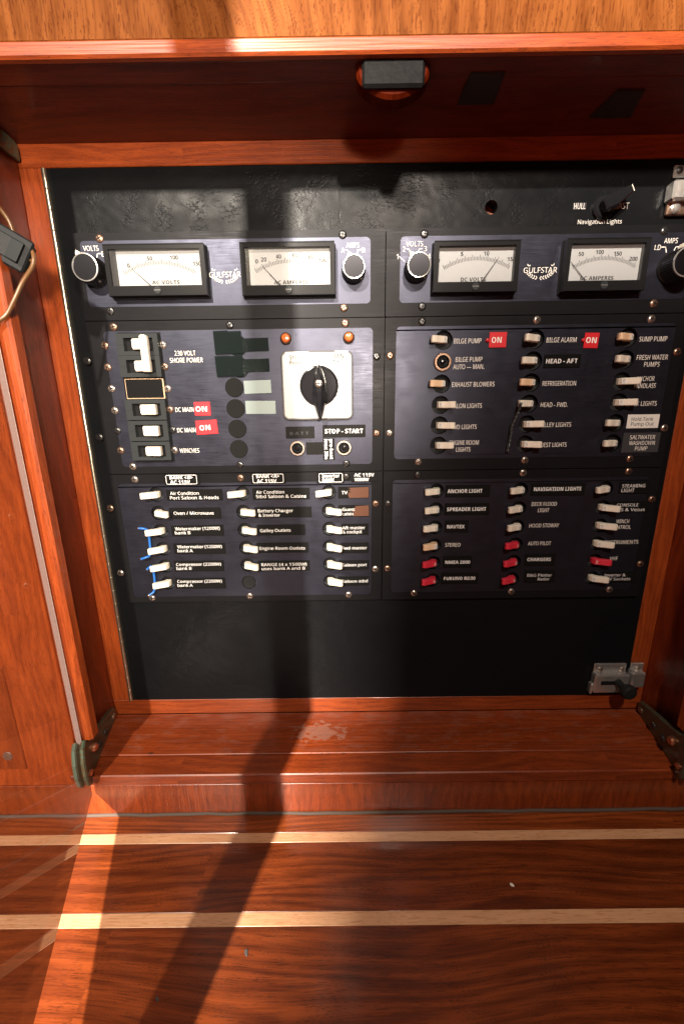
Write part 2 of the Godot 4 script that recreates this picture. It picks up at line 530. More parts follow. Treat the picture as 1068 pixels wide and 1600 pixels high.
# the same, measured on the photograph
func pline(b: Build, s: String, px0: float, px1: float, py: float, cap: float, z: float, kind := "sans") -> void:
	line(b, s, at(px0, py, z).x, at(px1, py, z).x, at((px0 + px1) / 2.0, py, z).y, cap, z, kind)

func printed(parent: Node, lines: Array, cap := 0.0042, z := PLATE + 0.0007, mat: Material = null, kind := "sans") -> void:
	for l in lines:
		var b := Build.new()
		pline(b, l[0], l[1], l[2], l[3], cap, z, kind)
		obj("lettering", b, mat if mat else M.print, parent)

# an embossed strip of tape, its corners measured on the photograph, with raised lines of letters
func strip(x0: float, y0: float, x1: float, y1: float, lines: Array, cap := 0.0034, mat: Material = null, ink: Material = null, kind := "bold", label := "", tilt := 0.0) -> MeshInstance3D:
	var z := PLATE + 0.0006
	var a := at(x0, (y0 + y1) / 2, z)
	var c := at(x1, (y0 + y1) / 2, z)
	var top := at((x0 + x1) / 2, y0, z).y
	var low := at((x0 + x1) / 2, y1, z).y
	var mid := Vector3((a.x + c.x) / 2, (top + low) / 2, z)
	var b := Build.new()
	b.box(Vector3(a.x, low, z) - mid, Vector3(c.x, top, z + 0.0006) - mid, 0.0002)
	var o := obj("label_strip", b, mat if mat else M.tape, panel, label)
	o.position = mid
	o.rotation.z = tilt
	if lines:
		var t := Build.new()
		for l in lines:
			line(t, l[0], at(l[1], l[3], z).x - mid.x, at(l[2], l[3], z).x - mid.x, at((l[1] + l[2]) / 2.0, l[3], z).y - mid.y, cap, 0.0008, kind)
		obj("lettering", t, ink if ink else M.emboss, o)
	return o

var panel: Node3D

# ---------------------------------------------------------------- pieces of the panel
var screw_mesh: ArrayMesh
var cross_mesh: ArrayMesh

func make_screw_meshes() -> void:
	# round head with a real cross recess: the dome's facets are left out where the two slots run
	var b := Build.new()
	var r := 0.0038
	var h := 0.0019
	b.lathe(Vector3.ZERO, [[r, 0.0], [r * 0.98, h * 0.25], [r * 0.86, h * 0.6], [r * 0.66, h * 0.86], [r * 0.5, h * 0.95], [r * 0.0, h]], 20)
	screw_mesh = b.mesh()
	var c := Build.new()
	for a in [0.0, PI / 2]:
		var ux := Vector3(cos(a), sin(a), 0)
		var uy := Vector3(-sin(a), cos(a), 0)
		c.slab([Vector2(-r * 0.62, -r * 0.1), Vector2(r * 0.62, -r * 0.1), Vector2(r * 0.62, r * 0.1), Vector2(-r * 0.62, r * 0.1)], Vector3(0, 0, h * 0.3), ux, uy, h * 0.76 + 0.00003 * a, 0.0)
	cross_mesh = c.mesh()

func screw(parent: Node, p: Vector3, mat: Material, size := 1.0, dir := Vector3(0, 0, 1), called := "screw") -> void:
	var o := obj(called, screw_mesh, mat, parent)
	o.position = p - (parent.global_position if parent is Node3D else Vector3.ZERO)
	var spin := Basis(Vector3(0, 0, 1), rng.randf() * PI)
	var turn := Basis.looking_at(-dir, Vector3.UP if abs(dir.y) < 0.9 else Vector3.RIGHT) if dir != Vector3(0, 0, 1) else Basis()
	o.basis = (turn * spin).scaled_local(Vector3.ONE * size)
	if parent.get_parent() == self or parent is MeshInstance3D == false:
		obj("cross_slot", cross_mesh, M.well, o)

func screws(px: Array, shade: float) -> void:
	for p in px:
		var k := rng.randf()
		screw(panel, at(p[0], p[1], PLATE), M.dark_screw if k < shade else (M.zinc if k < 0.5 + shade * 0.5 else M.bronze_screw), 1.0)

const COLS_LEFT := [-0.1983, -0.1067, -0.0149]
const COLS_RIGHT := [0.0995, 0.1885, 0.2785]
const ROWS_UP := [-0.0343, -0.0141, 0.0061, 0.0263, 0.0467, 0.0668]
const ROWS_LOW := [-0.1840, -0.1635, -0.1432, -0.1227, -0.1025, -0.0822]

func plate(x0: float, y0: float, x1: float, y1: float, f: Array, xs: Array, ys: Array, hr: float, label: String, skip := {}) -> MeshInstance3D:
	var b := Build.new()
	b.sheet(x0, y0, x1, y1, PLATE, PLATE - 0.0003, 0.0012, xs, ys, hr, skip)
	b.off = Vector2(rng.randf(), rng.randf())
	var o := obj("instrument_plate", b, M.plate, panel, label)
	var c := Build.new()
	c.off = Vector2(rng.randf(), rng.randf())
	c.sheet(f[0], f[1], f[2], f[3], PLATE + 0.0003, 0.0003, 0.004, xs, ys, hr, skip)
	obj("brushed_field", c, M.field, o)
	return o

var toggle_on: ArrayMesh
var tag_on: ArrayMesh
var tag_off: ArrayMesh
var mark_on: ArrayMesh
var mark_off: ArrayMesh
var well_mesh := {}
var collar_mesh := {}

func rot_y_profile(prof: Array, w: float, bevel: float) -> Build:
	var b := Build.new()
	# profile (x, z) carried across y
	b.slab(prof, Vector3(0, w / 2, 0), Vector3(1, 0, 0), Vector3(0, 0, 1), w, bevel, true)
	return b

func make_breaker_meshes() -> void:
	# paddle leaning to +x: it rises from the slot, bends, and ends in a blunt tip; z is above the board
	var prof := []
	for p in [[-3.2, 0.6], [-3.4, 4.0], [-2.2, 7.4], [0.6, 9.3], [3.0, 9.9], [5.6, 11.2], [8.6, 12.9], [11.4, 13.7], [13.0, 13.2], [13.7, 11.6], [13.4, 8.6], [11.0, 8.0], [7.0, 6.3], [3.6, 3.4], [2.6, 0.6]]:
		prof.append(Vector2(p[0], p[1]) * 0.001)
	toggle_on = rot_y_profile(prof, 0.0064, 0.0005).mesh()
	# paper tag on the bent part, with ON or OFF turned along it
	var a := Vector3(-0.00315, 0, 0.00525)
	var e := Vector3(0.0021, 0, 0.00985)
	var dirv := Vector3(0.0042, 0, 0.0021).normalized()
	var up := Vector3(0, 1, 0)
	var nn := dirv.cross(up).normalized()
	var mid := Vector3(-0.00062, 0, 0.00868)
	var t := Build.new()
	t.slab([Vector2(-0.0020, -0.0025), Vector2(0.0020, -0.0025), Vector2(0.0020, 0.0025), Vector2(-0.0020, 0.0025)], mid, dirv, up, 0.00022, 0.0)
	tag_on = t.mesh()
	for s in ["ON", "OFF"]:
		var l := Build.new()
		line(l, s, -0.0017, 0.0017, 0.0, 0.0021, 0.0)
		var m := l.mesh()
		var r := Build.new()
		r.append_mesh(m, Transform3D(Basis(up, -dirv if s == "ON" else -dirv, nn), mid + nn * 0.00036))
		if s == "ON": mark_on = r.mesh()
		else: mark_off = r.mesh()

# one breaker in its round hole; lean +1 on, -1 off
func breaker(x: float, y: float, hr: float, lean: int, mat: Material, label := "") -> MeshInstance3D:
	var key := "%0.4f" % hr
	if not well_mesh.has(key):
		var w := Build.new()
		w.lathe(Vector3(0, 0, 0), [[hr * 0.995, 0.0018], [hr * 0.995, 0.0005], [0.0, 0.0005]], 28)
		well_mesh[key] = w.mesh()
		var c := Build.new()
		# the grey lower lip of the breaker's own housing, seen in the lower half of the hole
		var pts := []
		for k in 13:
			var an := PI + PI * k / 12.0
			pts.append(Vector2(cos(an), sin(an) * 0.97) * hr * 0.965 + Vector2(0, -hr * 0.32 * (1.0 if k in [0, 12] else 0.0)))
		c.slab(pts, Vector3(0, 0, 0.0006), Vector3(1, 0, 0), Vector3(0, 1, 0), 0.0016, 0.0002)
		collar_mesh[key] = c.mesh()
	var o := obj("circuit_breaker", well_mesh[key], M.well, panel, label)
	o.position = Vector3(x, y, 0)
	obj("housing_lip", collar_mesh[key], M.breaker, o)
	var g := obj("toggle", toggle_on, mat, o)
	var spin := rng.randf_range(-0.03, 0.03)
	g.basis = Basis(Vector3(0, 1, 0), rng.randf_range(-0.04, 0.04)) * Basis(Vector3(0, 0, 1), spin + (0.0 if lean > 0 else PI))
	var tagm := obj("paper_tag", tag_on, M.white_tag if mat != M.red_toggle else M.red_toggle, o)
	tagm.basis = g.basis
	var mk := obj("lettering", mark_on if lean > 0 else mark_off, M.tag_ink if mat != M.red_toggle else M.print, o)
	mk.basis = g.basis
	return o

func meter(outer: Array, face: Array, title: String, title_px: Array, nums: Array, zero_i: int, needle: Array, label: String) -> void:
	# outer: px box of the bezel's front edge; face: px box of the white card
	var zf := 0.0136
	var zc := 0.0080
	var a := at(outer[0], outer[3], zf)
	var c := at(outer[2], outer[1], zf)
	var p := at(face[0], face[3], zf)
	var q := at(face[2], face[1], zc)
	var lo := Vector2(a.x, a.y)
	var hi := Vector2(c.x, c.y)
	var fl := at(face[0], (face[1] + face[3]) / 2, zc).x
	var fr := at(face[2], (face[1] + face[3]) / 2, zc).x
	var fb := at((face[0] + face[2]) / 2, face[3], zc).y
	var ft := at((face[0] + face[2]) / 2, face[1], zc).y
	var ctr := Vector3((lo.x + hi.x) / 2, (lo.y + hi.y) / 2, PLATE)
	# the bezel: four bars round a recess
	var b := Build.new()
	var wl := 0.0042
	var il := lo.x + wl
	var ir := hi.x - wl
	var ib := lo.y + 0.0085
	var it := hi.y - wl
	var z0 := PLATE + 0.0004
	for bar in [[lo.x, lo.y, il, hi.y], [ir, lo.y, hi.x, hi.y], [il, it, ir, hi.y], [il, lo.y, ir, ib]]:
		b.box(Vector3(bar[0], bar[1], z0) - ctr, Vector3(bar[2], bar[3], zf) - ctr, 0.0)
	# lip that catches light, set in from the edge
	b.slab([Vector2(lo.x, lo.y), Vector2(hi.x, lo.y), Vector2(hi.x - 0.001, lo.y + 0.001), Vector2(lo.x + 0.001, lo.y + 0.001)], Vector3(0, 0, zf - 0.0001) - ctr, Vector3(1, 0, 0), Vector3(0, 1, 0), 0.0005, 0.0002)
	b.slab([Vector2(lo.x, hi.y), Vector2(hi.x, hi.y), Vector2(hi.x - 0.001, hi.y - 0.001), Vector2(lo.x + 0.001, hi.y - 0.001)], Vector3(0, 0, zf - 0.0001) - ctr, Vector3(1, 0, 0), Vector3(0, 1, 0), 0.0005, 0.0002)
	b.box(Vector3(il, ib, z0) - ctr, Vector3(ir, it, zc - 0.0010) - ctr, 0.0)
	b.box(Vector3(lo.x - 0.0008, lo.y - 0.0012, PLATE + 0.0002) - ctr, Vector3(hi.x + 0.0008, hi.y + 0.0008, PLATE + 0.0024) - ctr, 0.0006)
	var o := obj("meter", b, M.black, panel, label)
	o.position = ctr
	var f := Build.new()
	f.box(Vector3(fl, fb, zc - 0.0008) - ctr, Vector3(fr, ft, zc) - ctr, 0.0)
	obj("dial_face", f, M.dial, o)
	# scale: ticks along an arc about a centre below the card
	var w := fr - fl
	var mx := (fl + fr) / 2 - ctr.x
	var rad := w * 0.86
	var cy := fb - ctr.y + (ft - fb) * 0.60 - rad
	var s := Build.new()
	var half := 0.50
	var steps := 46
	var major := nums.size()
	for i in steps + 1:
		var an := lerpf(-half, half, float(i) / steps)
		var d := Vector2(sin(an), cos(an))
		var long := i % 5 == 0
		var r1 := rad + (0.0045 if long else 0.003)
		var pp := Vector2(mx, cy) + d * rad
		var qq := Vector2(mx, cy) + d * r1
		var sd := Vector2(d.y, -d.x) * 0.00021
		var zz := zc - ctr.z + 0.00025
		s.quad(Vector3(pp.x - sd.x, pp.y - sd.y, zz), Vector3(pp.x + sd.x, pp.y + sd.y, zz), Vector3(qq.x + sd.x, qq.y + sd.y, zz), Vector3(qq.x - sd.x, qq.y - sd.y, zz), Vector3(0, 0, 1))
	for nm in nums:
		var pc := at(nm[1], nm[2], zc) - ctr
		var ww: float = 0.0021 * nm[0].length()
		line(s, nm[0], pc.x - ww / 2 * 1.15, pc.x + ww / 2 * 1.15, pc.y, 0.0034, zc - ctr.z + 0.0003, "bold")
	var ta := at(title_px[0], title_px[2], zc) - ctr
	var tb := at(title_px[1], title_px[2], zc) - ctr
	line(s, title, ta.x, tb.x, ta.y, 0.0032, zc - ctr.z + 0.0003, "bold")
	obj("scale_marks", s, M.scale_ink, o)
	var na := at(needle[0], needle[1], zc + 0.0012) - ctr
	var nb := at(needle[2], needle[3], zc + 0.0012) - ctr
	var dn := (nb - na).normalized()
	var sn := Vector3(-dn.y, dn.x, 0) * 0.00028
	var nd := Build.new()
	nd.slab([Vector2(na.x, na.y), Vector2(nb.x - sn.x * 1.4, nb.y - sn.y * 1.4), Vector2(nb.x + sn.x * 1.4, nb.y + sn.y * 1.4), Vector2(na.x + sn.x * 0.7, na.y + sn.y * 0.7)], Vector3(0, 0, na.z), Vector3(1, 0, 0), Vector3(0, 1, 0), 0.0003)
	obj("needle", nd, M.ink, o)
	var g := Build.new()
	g.quad(Vector3(il, ib, zc + 0.0036) - ctr, Vector3(ir, ib, zc + 0.0036) - ctr, Vector3(ir, it, zc + 0.0036) - ctr, Vector3(il, it, zc + 0.0036) - ctr, Vector3(0, 0, 1))
	obj("cover_glass", g, M.glass, o)
	var sc := Build.new()
	sc.lathe(Vector3((il + ir) / 2, lo.y + 0.0045, zf) - ctr, [[0.0034, 0.0], [0.0034, 0.0007], [0.003, 0.001], [0.0, 0.001]], 18)
	var so := obj("zero_screw", sc, M.breaker, o)
	var sl := Build.new()
	sl.box(Vector3((il + ir) / 2 - 0.0028, lo.y + 0.0041, zf + 0.0009) - ctr, Vector3((il + ir) / 2 + 0.0028, lo.y + 0.0049, zf + 0.00115) - ctr)
	obj("slot", sl, M.grey_collar, o)

func knob(base_px: Vector2, r: float, h: float, point: float, label: String) -> void:
	var p := at(base_px.x, base_px.y, PLATE)
	var z := 0.0008
	var b := Build.new()
	b.lathe(Vector3.ZERO, [[r * 1.06, z], [r * 1.06, z + 0.0015], [r, z + 0.003], [r * 0.97, h - 0.0012], [r * 0.93, h - 0.0004]], 36)
	# fluted grip
	for k in 40:
		var a := TAU * k / 40
		var d := Vector3(cos(a), sin(a), 0)
		var s := Vector3(-sin(a), cos(a), 0) * 0.00035
		b.quad(d * (r * 0.99) - s + Vector3(0, 0, 0.004), d * (r * 1.035) + Vector3(0, 0, 0.004), d * (r * 1.015) + Vector3(0, 0, h - 0.002), d * (r * 0.96) - s + Vector3(0, 0, h - 0.002), d - s.normalized())
		b.quad(d * (r * 0.99) + s + Vector3(0, 0, 0.004), d * (r * 1.035) + Vector3(0, 0, 0.004), d * (r * 1.015) + Vector3(0, 0, h - 0.002), d * (r * 0.96) + s + Vector3(0, 0, h - 0.002), d + s.normalized())
	var o := obj("rotary_knob", b, M.knob_side, panel, label)
	o.position = p
	var c := Build.new()
	c.lathe(Vector3.ZERO, [[r * 0.95, h - 0.0009], [r * 0.95, h], [r * 0.87, h + 0.0001]], 36)
	obj("bright_ring", c, M.chrome, o)
	var f := Build.new()
	f.lathe(Vector3.ZERO, [[r * 0.87, h + 0.0001], [r * 0.84, h - 0.0001], [0.0, h - 0.0001]], 36)
	obj("cap", f, M.knob_cap, o)
	var q := Build.new()
	var d := Vector3(cos(point), sin(point), 0)
	var s := Vector3(-sin(point), cos(point), 0)
	q.slab([Vector2(r * 0.8, -0.0024), Vector2(r * 1.05, -0.0022), Vector2(r * 1.27, 0), Vector2(r * 1.05, 0.0022), Vector2(r * 0.8, 0.0024)], Vector3(0, 0, h * 0.55), d, s, h * 0.45 - 0.0003, 0.0004)
	obj("pointer", q, M.ivory if point > 1.2 and point < 2.6 else M.knob_side, o)
	var hs := Build.new()
	hs.lathe(Vector3(cos(-0.9), sin(-0.9), 0) * r * 1.0 + Vector3(0, 0, h * 0.5), [[0.0014, 0], [0.0014, 0.0004], [0.0, 0.0004]], 10, Vector3(cos(-0.9), sin(-0.9), 0))
	obj("grub_screw", hs, M.zinc, o)

func mark(b: Build, px: Array) -> void:                            # a thin painted stroke through photograph points
	var z := PLATE + 0.0007
	for i in px.size() - 1:
		var p := at(px[i][0], px[i][1], z)
		var q := at(px[i + 1][0], px[i + 1][1], z)
		var d := (q - p).normalized() * 0.0004
		var s := Vector3(-d.y, d.x, 0)
		b.quad(p - s - d, p + s - d, q + s + d, q - s + d, Vector3(0, 0, 1))

func wreath(px: Vector2, wpx: float, parent: Node) -> void:
	var z := PLATE + 0.0008
	var c := at(px.x, px.y, z)
	var w := at(px.x + wpx / 2, px.y, z).x - at(px.x - wpx / 2, px.y, z).x
	var b := Build.new()
	line(b, "GULFSTAR", c.x - w / 2, c.x + w / 2, c.y, 0.0046, z)
	# a laurel open at the top, leaves in pairs
	for i in 21:
		var a := lerpf(-PI / 2 - 1.95, -PI / 2 + 1.95, i / 20.0)
		var p := Vector3(c.x + cos(a) * w * 0.40, c.y + sin(a) * w * 0.235 + 0.0006, z - 0.0001)
		if abs(p.y - c.y) < 0.0030: continue
		var side := -1.0 if i < 10 else 1.0
		for k in [-1, 1]:
			var dir: float = a + side * PI / 2 + k * 0.75
			var d := Vector3(cos(dir), sin(dir), 0)
			var s := Vector3(-d.y, d.x, 0) * 0.00052
			b.quad(p, p + d * 0.0012 + s, p + d * 0.0026, p + d * 0.0012 - s, Vector3(0, 0, 1))
	obj("emblem", b, M.print, parent)

# ---------------------------------------------------------------- the panel
func build_panel() -> void:
	panel = thing("electrical_panel", "black hinged electrical panel with four meters and rows of breakers in the varnished wooden recess", "electrical panel")
	# vinyl-covered board with the stray round hole
	var hole := at(767, 323.7)
	var b := Build.new()
	b.sheet(-0.2605, -0.3405, 0.3425, 0.2150, 0.0, 0.012, 0.003, [hole.x], [hole.y], 0.0058)
	obj("vinyl_board", b, M.vinyl, panel)
	var hb := Build.new()
	hb.lathe(hole, [[0.0064, -0.002], [0.0064, -0.012], [0.0, -0.012]], 20)
	obj("hole_lining", hb, M.peel, panel)
	# piano hinge
	var hl := Build.new()
	hl.box(Vector3(-0.2612, -0.3400, -0.006), Vector3(-0.2580, 0.2145, 0.0006), 0.0003)
	var hinge := obj("hinge", hl, M.tape, panel, "long nickel piano hinge down the left edge")
	var kb := Build.new()
	var kl := 0.0163
	kb.lathe(Vector3.ZERO, [[0.0, 0.0], [0.0018, 0.0], [0.0022, 0.0004], [0.0022, kl - 0.0004], [0.0018, kl], [0.0, kl]], 12, Vector3(0, 1, 0))
	var km := kb.mesh()
	for i in 34:
		var k := obj("knuckle", km, M.nickel, hinge)
		k.position = Vector3(-0.2628 + rng.randf_range(-0.0001, 0.0001), -0.3398 + i * 0.0163, 0.0012)
	# the six plates
	var p1 := plate(-0.2450, 0.0886, 0.0420, 0.1625, [-0.2390, 0.1003, 0.0285, 0.1560], [], [], 0.01, "upper left plate with two AC meters and two knobs")
	var p2 := plate(0.0430, 0.0886, 0.3340, 0.1625, [0.0560, 0.1003, 0.3270, 0.1560], [], [], 0.01, "upper right plate with two DC meters and two knobs")
	var p3 := plate(-0.2450, -0.0598, 0.0420, 0.0878, [-0.2295, -0.0525, 0.0310, 0.0790], [], [], 0.01, "middle left plate with the shore power breakers and the changeover switch")
	var p4 := plate(0.0430, -0.0598, 0.3340, 0.0878, [0.0537, -0.0480, 0.3230, 0.0795], COLS_RIGHT, ROWS_UP, 0.0089, "middle right plate with eighteen positions for pumps and cabin lights", {"0,4": 1})
	var p5 := plate(-0.2450, -0.2075, 0.0420, -0.0606, [-0.2380, -0.2005, 0.0305, -0.0705], COLS_LEFT, ROWS_LOW, 0.0079, "lower left plate with three columns of AC breakers")
	var p6 := plate(0.0430, -0.2075, 0.3340, -0.0606, [0.0530, -0.1985, 0.3230, -0.0700], COLS_RIGHT, ROWS_LOW, 0.0079, "lower right plate with light and navigation breakers, seven of them red")
	screws([[156, 373], [535, 367], [173, 486], [537, 481], [662.5, 366], [1037, 361], [659, 479], [1020, 474.5]], 0.75)
	screws([[178, 511], [359, 508], [208, 729], [539, 505], [588, 557], [588, 677], [375, 726], [541, 724], [659, 502.6], [609, 556], [608, 676.5], [653, 721.5], [819, 719], [838, 500], [1016.5, 498.6], [1056.5, 550], [1036.5, 669], [983, 717]], 0.3)
	screws([[137, 564], [156, 683]], 1.0)
	screws([[211, 749], [173, 794], [189, 895], [238, 934], [376, 746.5], [541, 744.6], [586.6, 787], [586, 889], [390.5, 931], [544.5, 929], [652, 742], [606, 787], [605, 888], [646, 926.6], [816.5, 739], [798, 924], [981, 736.6], [1017, 780], [999, 881], [951, 921]], 0.25)
	screws([[164.5, 540], [169, 574], [175, 607.5], [180, 641.5], [184, 673], [189, 704], [254.6, 539], [258, 573], [262.5, 607.5], [266, 640], [270, 672], [273, 703.5]], 0.2)
	# meters
	meter([171, 379, 317, 463], [184, 390, 314, 448], "AC VOLTS", [238, 281, 441.5], [["0", 201, 415], ["50", 234, 404], ["100", 272, 402.5], ["150", 308, 412]], 0, [206, 420, 236, 446.5], "AC volts meter, first from the left")
	meter([379, 376, 522, 462], [390, 387, 516, 446], "AC AMPERES", [428, 481, 441.5], [["0", 401, 408.5], ["20", 412, 405.5], ["40", 435, 401], ["60", 461, 399], ["80", 485, 402], ["100", 504, 407]], 0, [410, 416, 438, 446], "AC amperes meter, right of the left emblem")
	meter([676, 374, 814, 457], [684, 384, 804, 440], "DC VOLTS", [719, 758, 437], [["0", 684.5, 407], ["5", 721, 397], ["10", 759.5, 396], ["15", 796, 405]], 0, [779, 401, 752, 440], "DC volts meter, its needle leaning right near twelve")
	meter([878, 370, 1018, 455], [887, 384, 1000, 439], "DC AMPERES", [905.5, 957, 435], [["50", 907, 397], ["100", 936, 394], ["150", 964, 396.5], ["200", 988.5, 404.5]], 0, [890.5, 409, 913, 438.5], "DC amperes meter, nearest the right edge")
	# knobs and their marks
	knob(Vector2(150, 427), 0.0122, 0.0165, 2.0, "volts knob turned to A")
	knob(Vector2(552, 425), 0.0105, 0.0150, 1.95, "amps knob with marks A and B")
	knob(Vector2(649.5, 423), 0.0110, 0.0160, 2.2, "volts knob with marks 1 to 4")
	knob(Vector2(1047, 420), 0.0130, 0.0185, 1.75, "amps knob cut by the photo's right edge")
	printed(p1, [["VOLTS", 130, 154, 388], ["B", 159, 165, 397], ["A", 125, 131, 398], ["AMPS", 540.5, 561, 383], ["A", 533, 538, 391], ["B", 565, 570, 391]])
	printed(p2, [["VOLTS", 634, 660.5, 381], ["2", 628.5, 633, 389.5], ["3", 662, 666.5, 388.5], ["1", 619, 622, 401], ["4", 667.5, 672.5, 400.5], ["AMPS", 1037, 1058, 376], ["LD", 1022, 1031.5, 386.5], ["CH", 1062, 1074, 385.5]])
	for g in [[p1, [[[131, 396], [137, 396.5], [139, 403]], [[157.5, 396], [152.5, 396.5], [151, 405]], [[540, 390.5], [543, 391], [545, 397]], [[563, 390], [558.5, 390.5], [557, 398]]]],
		[p2, [[[635, 389], [639, 389.5], [640.5, 396]], [[659, 388.5], [654.5, 389], [652.5, 396]], [[624, 401], [631, 408]], [[666, 401], [662, 406]], [[1033, 386], [1039, 386], [1040, 394]], [[1061, 385.5], [1055, 385.5], [1052.5, 391]]]]]:
		for stroke in g[1]:
			var mk := Build.new()
			mark(mk, stroke)
			obj("position_mark", mk, M.print, g[0])
	wreath(Vector2(351.5, 429), 49, p1)
	wreath(Vector2(843.5, 422), 52, p2)
	build_nav_switch()
	build_main_breakers(p3)
	build_left_switches(p3)
	build_small_breakers()

func build_nav_switch() -> void:
	# on the vinyl above: a rotary lever between HULL and MAST
	var p := at(940, 326, 0.0)
	var b := Build.new()
	b.lathe(Vector3.ZERO, [[0.0098, 0.0], [0.0098, 0.003], [0.0085, 0.0045], [0.0062, 0.005], [0.0056, 0.0125], [0.0, 0.0128]], 28)
	var o := obj("navigation_light_switch", b, M.gloss_black, panel, "black lever switch between the words hull and mast")
	o.position = p
	var l := Build.new()
	var d := Vector3(0.86, 0.5, 0).normalized()
	l.slab([Vector2(-0.006, -0.0042), Vector2(0.004, -0.0058), Vector2(0.0195, -0.0030), Vector2(0.0195, 0.0030), Vector2(0.003, 0.0052), Vector2(-0.006, 0.0042)], Vector3(0, 0, 0.0075), d, Vector3(-d.y, d.x, 0), 0.0070, 0.0012)
	obj("lever", l, M.gloss_black, o)
	var w := Build.new()
	w.slab([Vector2(0.0192, -0.0028), Vector2(0.0198, -0.0028), Vector2(0.0198, 0.0028), Vector2(0.0192, 0.0028)], Vector3(0, 0, 0.0085), d, Vector3(-d.y, d.x, 0), 0.0056)
	obj("pointer_line", w, M.ivory, o)
	var z := 0.0004
	var t := Build.new()
	var a := at(894, 327)
	var c := at(915, 317)
	t.box(Vector3(a.x, a.y, 0.0001), Vector3(c.x, c.y, z))
	obj("label_strip", t, M.tape_grey, panel, "worn grey tape behind the word hull")
	a = at(955, 327); c = at(965, 317)
	t = Build.new()
	t.box(Vector3(a.x, a.y, 0.0001), Vector3(c.x, c.y, z))
	obj("label_strip", t, M.tape_grey, panel, "scrap of worn grey tape before the word mast")
	printed(panel, [["HULL", 896, 914, 322], ["MAST", 957, 982, 321.5]], 0.0048, z + 0.0002, M.worn_print)
	printed(panel, [["Navigation Lights", 902, 970.5, 346.3]], 0.0035, z + 0.0002, M.worn_print)

